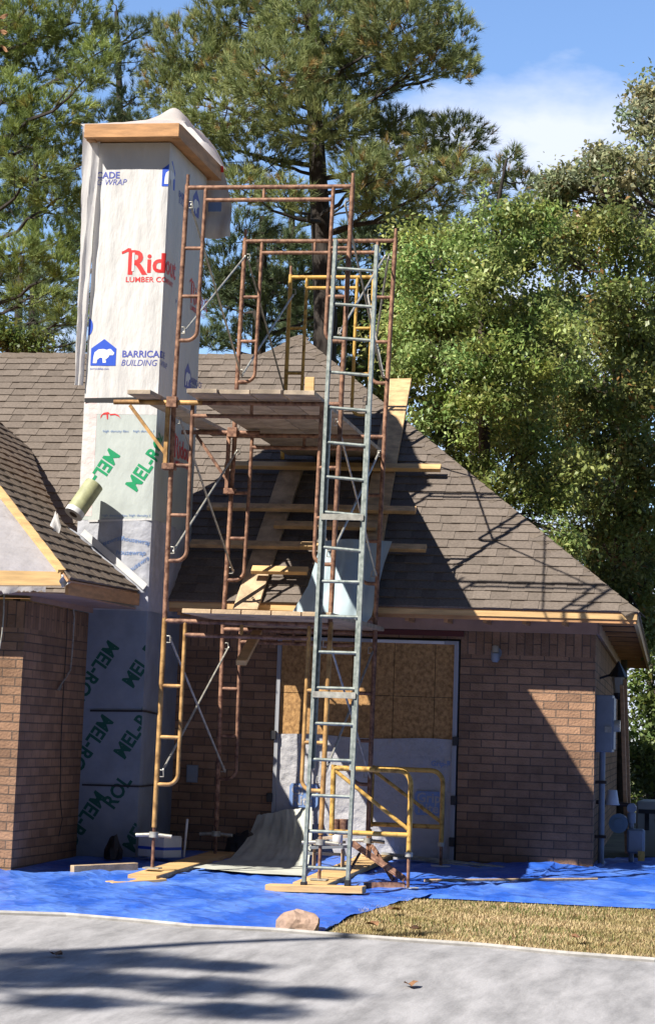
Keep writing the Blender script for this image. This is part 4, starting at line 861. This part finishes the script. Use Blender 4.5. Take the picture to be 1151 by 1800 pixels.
for i, (xa, ya, xb, yb, Y) in enumerate(((1092, 1205, 1101, 1430, 26.2), (1098, 1195, 1106, 1400, 26.6))):
    a = at(xa, ya, Y=Y); b = at(xb, yb+70, Y=Y-.25); o = MB().bar(a, b, .04, .06, up=(0, 1, 0)).build('leaning_stud', 'cedar', None, bevel=.003); tag(o, ['nearer orange brown stud leaning upright at the right corner', 'farther orange brown stud leaning upright at the right corner'][i], 'stud', 'studs leaning by the right corner')
q0_ = at(1116, 1520, Y=27.2); q1_ = at(1116, 1408, Y=27.2)
wt = thing('cargo_crate', 'white lettered steel container behind the gas meter', 'container', (q0_.x+.4, 27.6, q0_.z)); MB().box((q0_.x, 27.2, q0_.z), (q0_.x+1.1, 28.4, q1_.z)).build('container_body', mat('cream_enamel', (.36, .36, .31), .5, noise=.1, nscale=6), wt, bevel=.02)
MB().box((q0_.x+.05, 27.22, q0_.z-.1), (q0_.x+1.05, 28.3, q0_.z-.002)).build('container_base', 'black', wt)
ink('container_text', text_bm('T', .3, .03), 'black', wt, flat(27.19), q0_.x+.03, q1_.z-.30); ink('container_text', text_bm('O', .3, .03), 'black', wt, flat(27.19), q0_.x+.2, q1_.z-.3)
# trim strips & stick
def gl(x, y, dz=.05): p = gnd(x, y); p.z += dz; return p
a = at(672, 1500, Y=24.75); b = at(905, 1527, Y=24.6); o = MB().bar(a, b, .09, .02).build('trim_strip', 'galv', None); tag(o, 'long pale metal trim strip lying along the wall', 'trim')
MB().bar(a+Vector((.1, -.1, -.01)), b+Vector((-.1, -.12, -.03)), .05, .02).build('folded_edge', 'galv', o)
pts = [at(745+i*38, 1562-4*math.sin(i*.5)-i*1.3, Y=22.6+.12*i) for i in range(9)]
for q in pts: q.z = max(q.z, gz(q.y)+.035)
o = MB().tube(pts, .014, 6).build('jute_rope', 'woodx', None, True); tag(o, 'thin tan rope lying on the blue tarp at right', 'rope')
# rusty fallen steel members
def rod(label, a, b, w, h, mt='rust', nm='steel_angle'):
    o = MB().bar(a, b, w, h, (0, 1, 0)).build(nm, mt, None, bevel=.002); MB().bar(Vector(a)+Vector((0, -.03, 0)), Vector(b)+Vector((0, -.03, 0)), w*.25, h, (0, 0, 1)).build('flange', mt, o); return tag(o, label, 'steel bar', 'rusty steel bars under the low yellow frame')
rod('rusty steel bar sloping down to the front right jack', at(620, 1482, Y=22.5), at(712, 1545, Y=22.2), .03, .06)
rod('second rusty bar crossing behind the sloping one', at(655, 1488, Y=22.9), at(690, 1545, Y=22.4), .03, .05)
rod('rusty bar lying flat on the tarp beside the footing board', at(640, 1556, Y=21.9), at(712, 1556, Y=21.95), .05, .05)
rod('thin dark bar leaning behind the ladder foot', at(612, 1535, Y=22.0), at(632, 1500, Y=22.6), .02, .02, 'darkm')
for i, (px_, py_) in enumerate(((590, 1462), (604, 1462))):
    p = at(px_, py_, Y=23.0); o = MB().lathe(p, [(.035, 0), (.04, .01), (.04, .11), (.03, .115)], 14).build('rusty_can', 'rust', None, True); tag(o, ['left', 'right'][i]+' rust coloured can on the stacked boards behind the ladder', 'can', 'rusty cans')
    MB().lathe(p+Vector((0, 0, .105)), [(.043, 0), (.043, .012)], 14).build('lid_rim', 'rust', o, True)
sb = thing('board_stack', 'low stack of loose boards behind the ladder foot', 'board stack', tuple(at(580, 1492, Y=23.0)))
for i, (xa, ya, xb, yb) in enumerate(((545, 1490, 612, 1488), (552, 1483, 606, 1480), (540, 1500, 600, 1502), (560, 1474, 612, 1470))):
    MB().bar(at(xa, ya, Y=23.0+.06*i), at(xb, yb, Y=23.1+.05*i), .14, .022).build('board', 'woodg' if i % 2 else 'greyp', sb)
for xa_ in (548, 598): MB().box(tuple(at(xa_, 1530, Y=23.0)), tuple(at(xa_+8, 1492, Y=23.15))).build('support_block', 'woodx', sb)
p = at(593, 1482, Y=22.9); o = MB().lathe(p, [(.045, 0), (.05, .01), (.05, .10), (.046, .105)], 16).build('plastic_tub', 'white', None, True); tag(o, 'small white tub on the board stack behind ladder', 'tub'); MB().lathe(p+Vector((0, 0, .104)), [(.053, 0), (.053, .012)], 16).build('tub_lid', 'ink_faint', o, True)
# cables
def cable(label, P, r=.006, mt='woodx'):
    o = MB().tube(P, r, 5).build('hanging_cable', mt, None, True); return tag(o, label, 'cable', 'cables hanging by the wing wall')
cable('pale cable looping down the side of the brick wing', [onpl(x, y, (WX+.03, 0, 0), (1, 0, 0)) for x, y in ((129, 1062), (131, 1085), (129, 1120), (127, 1150), (124, 1178), (117, 1190), (108, 1203), (102, 1213), (105, 1213), (109, 1206))], .008, 'galv')
cable('thin dark cable hanging straight down the wing side wall', [onpl(x, y, (WX+.02, 0, 0), (1, 0, 0)) for x, y in ((119, 1050), (118, 1120), (112, 1215), (108, 1300), (106, 1400), (110, 1440), (104, 1470))], .005, 'black')
cable('short pale cable hanging at the far left of the wing', [at(x, y, Y=WY-.2) for x, y in ((8, 1036), (7, 1080), (4, 1115), (0, 1140))], .007, 'galv')
# bag heap in shade, rock, leaves
def blob(nm, c, r, mt, seed, flat_=1., sub=3):
    bm = bmesh.new(); bmesh.ops.create_icosphere(bm, subdivisions=sub, radius=1)
    for v in bm.verts:
        n = 1+.22*snoise(v.co.x*2.2+seed, v.co.y*2.2-v.co.z*1.7, seed)+.08*snoise(v.co.z*6, v.co.x*6, seed); v.co = Vector((v.co.x*r[0]*n, v.co.y*r[1]*n, max(-.2, v.co.z)*r[2]*n*flat_))
    me = D.meshes.new(nm); bm.to_mesh(me); bm.free(); me.materials.append(M[mt]); o = D.objects.new(nm, me); o.location = c; return link(o)
q = at(512, 1636, Y=18.3); o = blob('fieldstone', (q.x, 18.55, gz(18.5)+.02), (.16, .12, .13), 'rockm', 4, 1., 3); tag(o, 'pinkish fieldstone holding down the tarp edge', 'rock')
o = blob('rubbish_bag', (-5.42, 24.62, .08), (.16, .15, .22), 'black', 2); tag(o, 'black rubbish bag slumped in shade against the brick wall', 'bag')
o = blob('dark_bucket_pile', (-6.45, 23.4, .06), (.09, .09, .17), 'black', 5); o.name = 'felt_bundle'; tag(o, 'small black bundle at the foot of chimney', 'bundle')
def deadleaf(label, x, y, s, seed):
    p = gnd(x, y); r_ = random.Random(seed); a0_ = r_.random()*6; mb = MB(); P = []
    for k in range(9): t = k/9*6.283; rr = s*(.5+.5*abs(math.cos(t*1.5))); P.append((p.x+rr*math.cos(t+a0_), p.y+rr*math.sin(t+a0_)*1.6, gz(p.y)+.045+.03*abs(math.sin(t*1.3+seed))))
    mb.v = [(p.x, p.y, gz(p.y)+.05)]+P; mb.f = [(0, 1+k, 1+(k+1) % 9) for k in range(9)]
    o = mb.build('dead_leaf', 'stone_d', None); tag(o, label, 'leaf', 'dead leaves'); return o
deadleaf('tan curled leaf in the middle of the driveway', 722, 1746, .055, 1); deadleaf('dark leaf on the shaded left of the driveway', 100, 1692, .05, 2)
for i, (x, y) in enumerate(((693, 1610), (655, 1637), (730, 1645), (1015, 1660))): deadleaf(['brown leaf on the grass near the tarp corner', 'brown leaf on the lawn edge nearest the rock', 'brown leaf at the drive edge of the lawn', 'tan leaf at the right of the lawn'][i], x, y, .06, 3+i)

# ------------------------------------------------------------------ grass (dry lawn patch)
gp_ = [gnd(x, y) for x, y in ((575, 1643), (640, 1594), (685, 1580), (800, 1584), (1000, 1594), (1151, 1600), (1500, 1618), (1500, 1722), (1151, 1689), (1000, 1677), (850, 1663), (700, 1653))]
gx = np.array([p.x for p in gp_]); gy = np.array([p.y for p in gp_])
def inside(x, y):
    r_ = np.zeros(len(x), bool); n = len(gx)
    for i in range(n):
        j = (i-1) % n; c = ((gy[i] > y) != (gy[j] > y)) & (x < (gx[j]-gx[i])*(y-gy[i])/(gy[j]-gy[i]+1e-12)+gx[i]); r_ ^= c
    return r_
NB = 120000; x = rng.uniform(gx.min(), min(gx.max(), .8), NB); y = rng.uniform(gy.min(), gy.max(), NB); k = inside(x, y); x = x[k]; y = y[k]
# scattered tufts along the drive edge too
ex = []; 
for p, q in zip(dp[1:7], dp[2:8]):
    for _ in range(260): t = rng.random(); ex.append((p.x+(q.x-p.x)*t, p.y+(q.y-p.y)*t+rng.normal()*.03+.04))
ex = np.array(ex); x = np.r_[x, ex[:, 0]]; y = np.r_[y, ex[:, 1]]
n = len(x); z = np.array([gz(v) for v in y])-.01; h = rng.uniform(.01, .034, n); an = rng.uniform(0, 6.28, n); wd_ = rng.uniform(.003, .006, n); le = rng.uniform(.2, 1.1, n)*h
pat = np.array([snoise(a*2.1, b*3., 3) for a, b in zip(x, y)]); t = np.clip(.5+.6*pat+rng.normal(0, .25, n), 0, 1)[:, None]
cg = np.array([.36, .30, .13])*(1-t)+np.array([.70, .54, .33])*t; gr_ = (rng.random(n) < np.clip(.02+.22*np.array([snoise(a*1.3+2, b*1.7, 9) for a, b in zip(x, y)]), .01, .3))[:, None]; cg = np.where(gr_, np.array([.13, .17, .045]), cg); h *= np.where(gr_[:, 0], 1.5, 1); brn = (rng.random(n) < .12)[:, None]; cg = np.where(brn, np.array([.24, .13, .06]), cg)*rng.uniform(.7, 1.25, (n, 1))
base = np.c_[x, y, z]; sd_ = np.c_[np.cos(an), np.sin(an), 0*an]*wd_[:, None]; tip = base+np.c_[-np.sin(an)*le, np.cos(an)*le, h]
V = np.stack([base-sd_, base+sd_, tip], 1).reshape(-1, 3); Fc = np.arange(3*n).reshape(-1, 3)
go = np_mesh('lawn_grass', V, Fc, np.repeat(cg, 3, 0), 'grassb', None, (0, 18, 0)); tag(go, 'patch of short dry yellow grass between tarp and driveway', 'grass', kind='stuff')

# ------------------------------------------------------------------ trees
def limb(mb, a, b, r0, r1, sag=.0, seg=7, jit=.04):
    a = Vector(a); b = Vector(b); L_ = (b-a).length; P = []
    for k in range(seg+1):
        t = k/seg; p = a.lerp(b, t); p.z += sag*L_*math.sin(t*math.pi); j = jit*L_*math.sin(t*math.pi)
        P.append(p+Vector((random.gauss(0, 1), random.gauss(0, 1), random.gauss(0, .6)))*j*.5)
    mb.tube(P, r0, 6, r1); return P
def rvec(n): v = rng.normal(size=(n, 3)); return v/np.linalg.norm(v, axis=1)[:, None]
def tufts(C, axis, nper, length, width, cols, spread=.75):
    # each tuft: a spray of thin needles around an axis
    n = len(C); N = n*nper; c = np.repeat(C, nper, 0); a = np.repeat(axis, nper, 0); d = a+rvec(N)*spread; d /= np.linalg.norm(d, axis=1)[:, None]
    l_ = length*rng.uniform(.6, 1.15, (N, 1))*np.repeat(rng.uniform(.65, 1.25, (n, 1)), nper, 0); s = np.cross(d, rvec(N)); s /= np.linalg.norm(s, axis=1)[:, None]+1e-9; s *= width/2
    b0 = c+a*rng.uniform(-.5, .3, (N, 1))*length*.8; tip = b0+d*l_; tip[:, 2] -= .12*l_[:, 0]*np.abs(d[:, 0])
    V = np.stack([b0-s, b0+s, tip], 1).reshape(-1, 3); col = np.repeat(np.repeat(cols, nper, 0)*rng.uniform(.8, 1.25, (N, 1)), 3, 0)
    return V, col
def pine(name, label, base, trunk, blobs, Y, seed, pal, nper=20, ln=.20, wd=.0125, dens=1., tr=.25, depth=1.0, ldark=True, cat='tree', group='pines behind the house'):
    # trunk: list of (px, py); blobs: (px, py, rx px, ry px[, dy]) -- centres seen from the photo, spread in depth round the trunk
    random.seed(seed); T = [at(x, y, Y=Y) for x, y in trunk]; T[0].z = 0; t = thing(name, label, cat, tuple(T[0]), group); mb = MB()
    mb.tube(T, tr, 10, tr*.35); Vs, Cs = [], []
    for bi, bb in enumerate(blobs):
        x, y, rx, ry = bb[:4]; dy = bb[4] if len(bb) > 4 else random.uniform(-1.2, .7)*depth
        Yb = Y+dy; c = at(x, y, Y=Yb); sc = Yb/F; RX, RZ = rx*sc*1.12, ry*sc*1.2; RY_ = (RX+RZ)/2*1.0
        # limb from the trunk
        k = min(range(len(T)), key=lambda i: abs(T[i].z-(c.z-abs(c.x-T[i].x)*.35))); src = T[k]
        for i in range(len(T)-1):
            zz = c.z-abs(c.x-T[i].x)*.3
            if T[i].z <= zz <= T[i+1].z: src = T[i].lerp(T[i+1], (zz-T[i].z)/(T[i+1].z-T[i].z))
        P = limb(mb, src, c, .022+.016*(c-src).length**.7*tr/.25, .014, sag=-.05)
        n = max(12, int(dens*RX*RZ*330)); q = rvec(n)*rng.uniform(.25, 1, (n, 1))**.5
        C = np.array(c)+q*np.array([RX, RY_, RZ]); ctr = np.array(c)-np.array([0, 0, RZ*.8])
        ax_ = C-ctr; ax_ /= np.linalg.norm(ax_, axis=1)[:, None]; ax_[:, 2] += .25; ax_ += rvec(n)*.35; ax_ /= np.linalg.norm(ax_, axis=1)[:, None]
        for i in range(0, n, 34): limb(mb, P[random.randint(4, 7)], C[i], .014, .006, sag=-.04, seg=3)
        tt = rng.random((n, 1)); bc = np.array(pal[0])*(1-tt)+np.array(pal[1])*tt; bc = bc*random.uniform(.8, 1.2); yb = rng.random(n) < .06; bc[yb] = np.array(pal[2])
        V, cl = tufts(C, ax_, nper, ln, wd, bc); Vs.append(V); Cs.append(cl)
    mb.build('trunk', 'bark', t, True); V = np.concatenate(Vs); Cc = np.concatenate(Cs)
    np_mesh('crown', V, np.arange(len(V)).reshape(-1, 3), Cc, 'needle', t); return t
def leaves(C, size, cols, droop=.3):
    n = len(C); d = rvec(n); d[:, 2] -= droop; d /= np.linalg.norm(d, axis=1)[:, None]; nn = rvec(n); nn[:, 2] = np.abs(nn[:, 2])+.5; s = np.cross(d, nn); s /= np.linalg.norm(s, axis=1)[:, None]; l_ = size*rng.uniform(.45, 1.5, (n, 1)); fo = np.cross(s, d)*l_*.16
    V = np.stack([C, C+d*l_*.45+s*l_*.27+fo, C+d*l_, C+d*l_*.45-s*l_*.27+fo], 1).reshape(-1, 3); return V, np.repeat(cols, 4, 0)
def broad(name, label, trunk, blobs, Y, seed, pal, size=.09, dens=1., tr=.12, depth=1.2, group='broadleaf trees behind the roof', cat='tree', shoots=0):
    random.seed(seed); T = [at(x, y, Y=Y) for x, y in trunk]; T[0].z = 0; t = thing(name, label, cat, tuple(T[0]), group); mb = MB(); mb.tube(T, tr, 8, tr*.4); Vs, Cs = [], []
    for bb in blobs:
        x, y, rx, ry = bb[:4]; dy = bb[4] if len(bb) > 4 else random.uniform(-1.2, .7)*depth; Yb = Y+dy; c = at(x, y, Y=Yb); sc = Yb/F; RX, RZ = rx*sc, ry*sc; RY_ = (RX+RZ)/2
        zz = c.z-abs(c.x-T[0].x)*.5; src = T[0].lerp(T[-1], min(1, max(.25, (zz-T[0].z)/(T[-1].z-T[0].z)))); i0 = min(range(len(T)), key=lambda i: abs(T[i].z-src.z)); src = T[i0]
        P = limb(mb, src, c, .032, .014, sag=.05)
        # sub clumps give the crown its light and dark
        m_ = max(8, int(RX*RZ*52)); q = rvec(m_)*rng.uniform(.35, 1., (m_, 1))**.6; SC = np.array(c)+q*np.array([RX, RY_, RZ])
        for i in range(m_):
            limb(mb, P[random.randint(3, 7)], SC[i], .013, .005, sag=.04, seg=3); nl = int(dens*random.randint(80, 140)); rr = random.uniform(.16, .34)
            o_ = rng.normal(size=(nl, 3))*rr*np.array([.62, .62, .42]); C = SC[i]+o_; tt = rng.random((nl, 1)); bc = (np.array(pal[0])*(1-tt)+np.array(pal[1])*tt)*random.uniform(.6, 1.3)*np.array([random.uniform(.85, 1.2), 1, random.uniform(.8, 1.2)]); yb = rng.random(nl) < .05; bc[yb] = np.array(pal[2])
            V, cl = leaves(C, size, bc); Vs.append(V); Cs.append(cl)
    for _ in range(shoots):
        bb = random.choice(blobs[:max(1, len(blobs)//2)]); c = at(bb[0]+random.uniform(-1, 1)*bb[2], bb[1]-bb[3]*.6, Y=Y+random.uniform(-1, 1)); hh = random.uniform(.5, 1.1); tip = c+Vector((random.uniform(-.1, .35), 0, hh)); mb.tube([c, tip], .008, 4, .003); k = np.linspace(0, 1, int(hh*70))[:, None]; C = np.array(c)*(1-k)+np.array(tip)*k+rng.normal(size=(len(k), 3))*.03; V, cl = leaves(C, size*.9, np.tile(np.array(pal[1])*1.15, (len(k), 1)), 0); Vs.append(V); Cs.append(cl)
    mb.build('trunk', 'bark2', t, True); V = np.concatenate(Vs); np_mesh('crown', V, np.arange(len(V)).reshape(-1, 4), np.concatenate(Cs), 'leaf', t); return t
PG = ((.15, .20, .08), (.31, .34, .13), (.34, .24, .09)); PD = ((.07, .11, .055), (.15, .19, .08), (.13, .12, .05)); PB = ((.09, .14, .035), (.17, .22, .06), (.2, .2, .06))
pine('pine_tree', 'big pine with dark forked trunk rising behind the scaffold', None, [(575, 700), (572, 560), (566, 430), (560, 330), (556, 250), (548, 120), (545, 10), (545, -60)],
     [(560, 40, 130, 70), (420, 40, 90, 60), (340, 90, 90, 60), (700, 40, 90, 70), (790, 60, 50, 45), (620, 120, 110, 60), (480, 130, 100, 60), (300, 150, 60, 50), (400, 190, 110, 55), (560, 210, 100, 50), (740, 110, 80, 35), (810, 120, 36, 26),
      (640, 235, 90, 45), (330, 230, 70, 35), (450, 270, 90, 45), (700, 215, 70, 22), (790, 240, 75, 35), (720, 290, 90, 45), (800, 300, 60, 30), (640, 300, 60, 40), (420, 330, 60, 30), (680, 350, 70, 30), (760, 350, 50, 22),
      (560, -10, 180, 40), (740, -10, 70, 30), (500, 340, 50, 25), (390, 120, 60, 45), (560, 120, 60, 50)], 45, 11, PG, nper=34, dens=1.35, tr=.25, depth=2.2)
pine('pine_tree', 'dark pine at far left with sunny yellow green upper boughs', None, [(-60, 700), (-60, 500), (-50, 300), (-40, 100), (-40, -60)],
     [(40, 30, 80, 55), (130, 40, 70, 50), (60, 110, 90, 40), (170, 95, 40, 30), (10, 170, 60, 45), (90, 190, 80, 30), (30, 240, 70, 35), (120, 250, 60, 35), (60, 300, 70, 28), (100, 350, 60, 22), (20, 370, 50, 35), (90, 420, 60, 35), (30, 450, 60, 35), (110, 470, 40, 25), (60, 520, 70, 20), (120, 555, 40, 16), (10, 70, 50, 60), (150, 140, 40, 22)], 42, 12, ((.14, .20, .07), (.31, .37, .10), (.26, .24, .06)), nper=34, dens=1.35, tr=.3, depth=2)
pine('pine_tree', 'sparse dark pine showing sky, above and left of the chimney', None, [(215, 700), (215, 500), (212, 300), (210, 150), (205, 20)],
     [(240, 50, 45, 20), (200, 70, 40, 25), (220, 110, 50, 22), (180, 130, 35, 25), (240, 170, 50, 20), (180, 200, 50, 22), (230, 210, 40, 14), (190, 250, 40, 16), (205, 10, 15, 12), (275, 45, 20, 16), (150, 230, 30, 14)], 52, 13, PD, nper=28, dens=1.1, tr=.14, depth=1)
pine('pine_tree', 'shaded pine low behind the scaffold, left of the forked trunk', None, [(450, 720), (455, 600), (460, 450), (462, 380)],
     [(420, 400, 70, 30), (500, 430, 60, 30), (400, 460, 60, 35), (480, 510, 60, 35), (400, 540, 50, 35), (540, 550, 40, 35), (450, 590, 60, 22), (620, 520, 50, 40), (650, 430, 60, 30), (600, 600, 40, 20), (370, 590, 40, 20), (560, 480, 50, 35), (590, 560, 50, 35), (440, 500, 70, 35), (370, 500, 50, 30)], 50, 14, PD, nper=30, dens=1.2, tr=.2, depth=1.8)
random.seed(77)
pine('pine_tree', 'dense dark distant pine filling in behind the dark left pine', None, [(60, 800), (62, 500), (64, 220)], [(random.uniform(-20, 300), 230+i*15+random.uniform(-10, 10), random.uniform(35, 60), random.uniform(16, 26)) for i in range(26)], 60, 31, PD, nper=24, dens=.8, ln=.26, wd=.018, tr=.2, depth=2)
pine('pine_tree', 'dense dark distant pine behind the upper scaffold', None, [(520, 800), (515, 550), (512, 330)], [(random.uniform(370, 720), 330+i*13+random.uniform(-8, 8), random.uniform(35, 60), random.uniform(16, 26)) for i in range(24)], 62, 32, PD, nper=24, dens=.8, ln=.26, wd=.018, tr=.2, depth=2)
pine('pine_tree', 'pale thin distant pine beyond the big pine, at right', None, [(830, 800), (835, 600), (860, 450), (880, 330), (890, 280)],
     [(880, 300, 40, 22), (920, 320, 35, 18), (850, 340, 45, 20), (930, 360, 30, 16), (880, 380, 50, 20), (800, 390, 50, 20), (840, 420, 45, 20), (760, 410, 50, 25), (900, 270, 20, 12), (735, 450, 45, 30)], 60, 15, ((.12, .16, .07), (.2, .23, .10), (.3, .2, .1)), nper=20, dens=.8, ln=.26, wd=.022, tr=.09, depth=1.5)
pine('pine_tree', 'shaded pine behind the roof at the left edge', None, [(30, 760), (30, 600), (40, 450)], [(60, 560, 60, 30), (140, 600, 40, 18), (20, 590, 40, 25), (100, 500, 50, 25), (160, 520, 25, 20)], 48, 16, PD, dens=.8, tr=.15, depth=1)
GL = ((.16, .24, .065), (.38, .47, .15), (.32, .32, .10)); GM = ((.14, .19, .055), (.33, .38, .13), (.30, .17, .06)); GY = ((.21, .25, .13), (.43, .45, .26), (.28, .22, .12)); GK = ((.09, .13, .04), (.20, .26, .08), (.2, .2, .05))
broad('broadleaf_tree', 'bright green bushy tree nearest behind the hip of the roof', [(850, 1050), (852, 900), (850, 700), (845, 520)],
      [(760, 470, 60, 45), (860, 450, 60, 50), (940, 470, 60, 50), (740, 560, 60, 50), (830, 560, 70, 50), (930, 570, 60, 50), (730, 640, 40, 45), (800, 660, 60, 50), (890, 670, 70, 45), (960, 640, 50, 50), (760, 720, 45, 40), (850, 760, 60, 45), (930, 770, 60, 50), (880, 850, 50, 45), (950, 870, 60, 50), (990, 940, 50, 40), (720, 500, 30, 40), (810, 410, 36, 30), (890, 390, 30, 26), (840, 500, 60, 45, -1.8), (850, 620, 60, 50, -1.8), (860, 720, 60, 50, -1.6), (780, 540, 50, 45, -1.4), (910, 640, 60, 50, -1.6), (690, 590, 30, 50), (720, 440, 34, 36), (850, 620, 70, 60), (960, 560, 50, 60), (900, 440, 60, 50), (1000, 620, 50, 60), (1000, 850, 50, 50), (940, 380, 40, 26), (820, 820, 40, 30)], 33, 21, GL, size=.07, dens=1.7, depth=1.3, shoots=22)
broad('broadleaf_tree', 'mixed green tree with reddish tinges at the right edge', [(1090, 1250), (1090, 1000), (1085, 750), (1080, 520)],
      [(1010, 460, 60, 50), (1090, 470, 60, 50), (1140, 520, 50, 60), (1020, 560, 60, 50), (1100, 600, 60, 50), (1040, 650, 60, 50), (1140, 700, 45, 60), (1060, 740, 60, 50), (1000, 760, 50, 45), (1120, 800, 50, 50), (1040, 840, 60, 50), (1100, 900, 60, 50), (1030, 930, 50, 45), (1080, 1000, 55, 45), (1130, 1040, 40, 60), (1140, 950, 40, 60), (1120, 1100, 30, 30), (1020, 410, 40, 25), (1080, 400, 40, 30), (1080, 690, 60, 60, -1.8), (1080, 800, 60, 60, -1.8), (1080, 900, 50, 50, -1.6), (1085, 540, 50, 50, -1.6), (1130, 600, 50, 70), (1060, 560, 60, 60), (1000, 700, 50, 60), (1130, 860, 40, 60), (1060, 1040, 40, 30), (1140, 1090, 40, 50), (960, 440, 40, 30), (1145, 440, 40, 40)], 36, 22, GM, size=.078, dens=1.5, depth=1.3, shoots=12)
broad('magnolia_tree', 'tall grey green magnolia against the sky at upper right', [(1200, 1300), (1190, 700), (1180, 400), (1175, 200)],
      [(1140, 165, 26, 30), (1130, 220, 34, 30), (1140, 275, 40, 34), (1080, 300, 36, 30), (1050, 280, 20, 22), (1020, 330, 40, 30), (1100, 350, 50, 34), (1145, 340, 40, 36), (985, 320, 20, 16), (1050, 380, 45, 30), (1130, 410, 45, 34), (975, 345, 20, 16), (1010, 390, 36, 22), (960, 400, 30, 18)], 42, 23, GY, size=.095, dens=1.3, tr=.16, depth=1)
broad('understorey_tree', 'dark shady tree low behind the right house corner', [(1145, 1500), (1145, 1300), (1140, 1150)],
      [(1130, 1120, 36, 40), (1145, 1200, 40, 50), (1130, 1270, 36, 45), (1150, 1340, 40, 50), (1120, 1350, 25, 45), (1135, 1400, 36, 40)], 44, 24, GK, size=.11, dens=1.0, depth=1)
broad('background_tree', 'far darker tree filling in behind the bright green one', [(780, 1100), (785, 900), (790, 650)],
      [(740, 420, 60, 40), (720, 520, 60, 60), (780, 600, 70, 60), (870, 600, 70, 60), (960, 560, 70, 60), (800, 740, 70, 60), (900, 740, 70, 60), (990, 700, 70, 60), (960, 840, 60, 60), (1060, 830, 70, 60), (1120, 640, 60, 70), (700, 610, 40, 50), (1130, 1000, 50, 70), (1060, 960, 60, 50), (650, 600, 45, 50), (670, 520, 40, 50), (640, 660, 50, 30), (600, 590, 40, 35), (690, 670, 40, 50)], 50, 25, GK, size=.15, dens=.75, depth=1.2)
broad('background_shrub', 'yellow green shrub top peeking over the ridge at far left', [(50, 750), (50, 680)], [(20, 600, 35, 22), (60, 605, 30, 20), (-10, 585, 25, 25)], 34, 26, PB, size=.08, dens=.8, depth=.4, tr=.08, cat='shrub')
# shade tree standing at the left, outside the frame; its boughs shade the drive
random.seed(5)
t = thing('shade_tree', 'pine standing beside the driveway left of the view, shading the concrete', 'tree', (-13.5, 6, 0)); mb = MB(); T = [Vector((-13.5, 6, -.6)), Vector((-13.4, 6, 5)), Vector((-13.3, 6.1, 11)), Vector((-13.3, 6.1, 16))]; mb.tube(T, .22, 10, .08); Vs, Cs = [], []
for tx, ty, r_ in ((-4.3, 16.0, .42), (-3.7, 15.9, .28), (-4.4, 15.0, .4), (-3.6, 14.9, .45), (-2.9, 14.9, .25), (-4.2, 13.9, .3), (-3.2, 14.0, .35), (-4.8, 15.8, .5), (-5, 14.8, .6)):
    k = 11.5+random.uniform(-1, 1.5); c = Vector((tx, ty, -.15))-SUN*(k/-SUN.z); limb(mb, T[1].lerp(T[2], random.random()), c, .05, .015); n = int(230*r_/.4); C = np.array(c)+rvec(n)*rng.uniform(.2, 1, (n, 1))*np.array([r_*1.3, r_*1.1, r_*.4]); ax_ = rvec(n); ax_[:, 2] = np.abs(ax_[:, 2]); V, cl = tufts(C, ax_, 16, .2, .012, np.tile(np.array(PG[0]), (n, 1))); Vs.append(V); Cs.append(cl)
mb.build('trunk', 'bark', t, True); V = np.concatenate(Vs); np_mesh('crown', V, np.arange(len(V)).reshape(-1, 3), np.concatenate(Cs), 'needle', t)

# unseen trees added behind and beside the viewpoint to cut low sky light
Wv, Wc = [], []
for k in range(95):
    a = math.radians(150+k*2.6+random.uniform(-1, 1)); rr = random.uniform(34, 44); c = np.array([rr*math.cos(a), 5+rr*math.sin(a), 0]); n = 330
    C = c+rng.normal(size=(n, 3))*np.array([2.2, 2.2, 0]); C[:, 2] = rng.uniform(0, random.uniform(10, 14), n); V, cl = leaves(C, 1.1, np.tile(np.array([.06, .09, .03]), (n, 1))*rng.uniform(.6, 1.4, (n, 1))); Wv.append(V); Wc.append(cl)
V = np.concatenate(Wv); wo = np_mesh('added_woodland', V, np.arange(len(V)).reshape(-1, 4), np.concatenate(Wc), 'leaf', None, (0, -20, 0)); tag(wo, 'unseen dense green foliage added behind the viewpoint to cut sky light', 'added_woodland', kind='stuff')

bough = thing('overhanging_bough', 'pine bough tip hanging into the top edge of the view', 'branch', tuple(at(600, -30, Y=9)))
mb = MB(); bp0 = at(700, -120, Y=9.3); bp1 = at(600, -16, Y=9); bp2 = at(555, -14, Y=8.9); mb.tube([bp0, bp1, bp2], .006, 6, .003); mb.build('twig', 'bark', bough, True)
C = np.array([list(bp1.lerp(bp2, k)) for k in np.linspace(-.3, 1, 9)]); axn = np.tile(np.array([-.4, 0, -.5]), (9, 1)); V, cl = tufts(C, axn, 26, .13, .0016, np.tile(np.array([.09, .12, .04]), (9, 1)), .6); np_mesh('needles', V, np.arange(len(V)).reshape(-1, 3), cl, 'needle', bough)
dl = thing('dead_leaf_twig', 'twig of curled dark brown leaves hanging at the top left edge', 'branch', tuple(at(-10, 50, Y=8)))
MB().tube([at(-30, -30, Y=8), at(-14, 40, Y=8), at(-6, 90, Y=8)], .003, 5).build('twig', 'bark', dl, True)
for x_, y_, a_ in ((8, 28, .2), (8, 55, -.3), (10, 85, -.7)):
    c = at(x_, y_, Y=8); MB().grid(lambda a, b: c+Vector(((a-.6)*.045*math.cos(a_)+.004*math.sin(b*6), .01*math.sin(a*4), (a-.5)*.045*math.sin(a_)+(b-.5)*.018*math.sin(math.pi*min(1, max(.05, a))))), 8, 4).build('leaf', 'stone_d', dl, True)
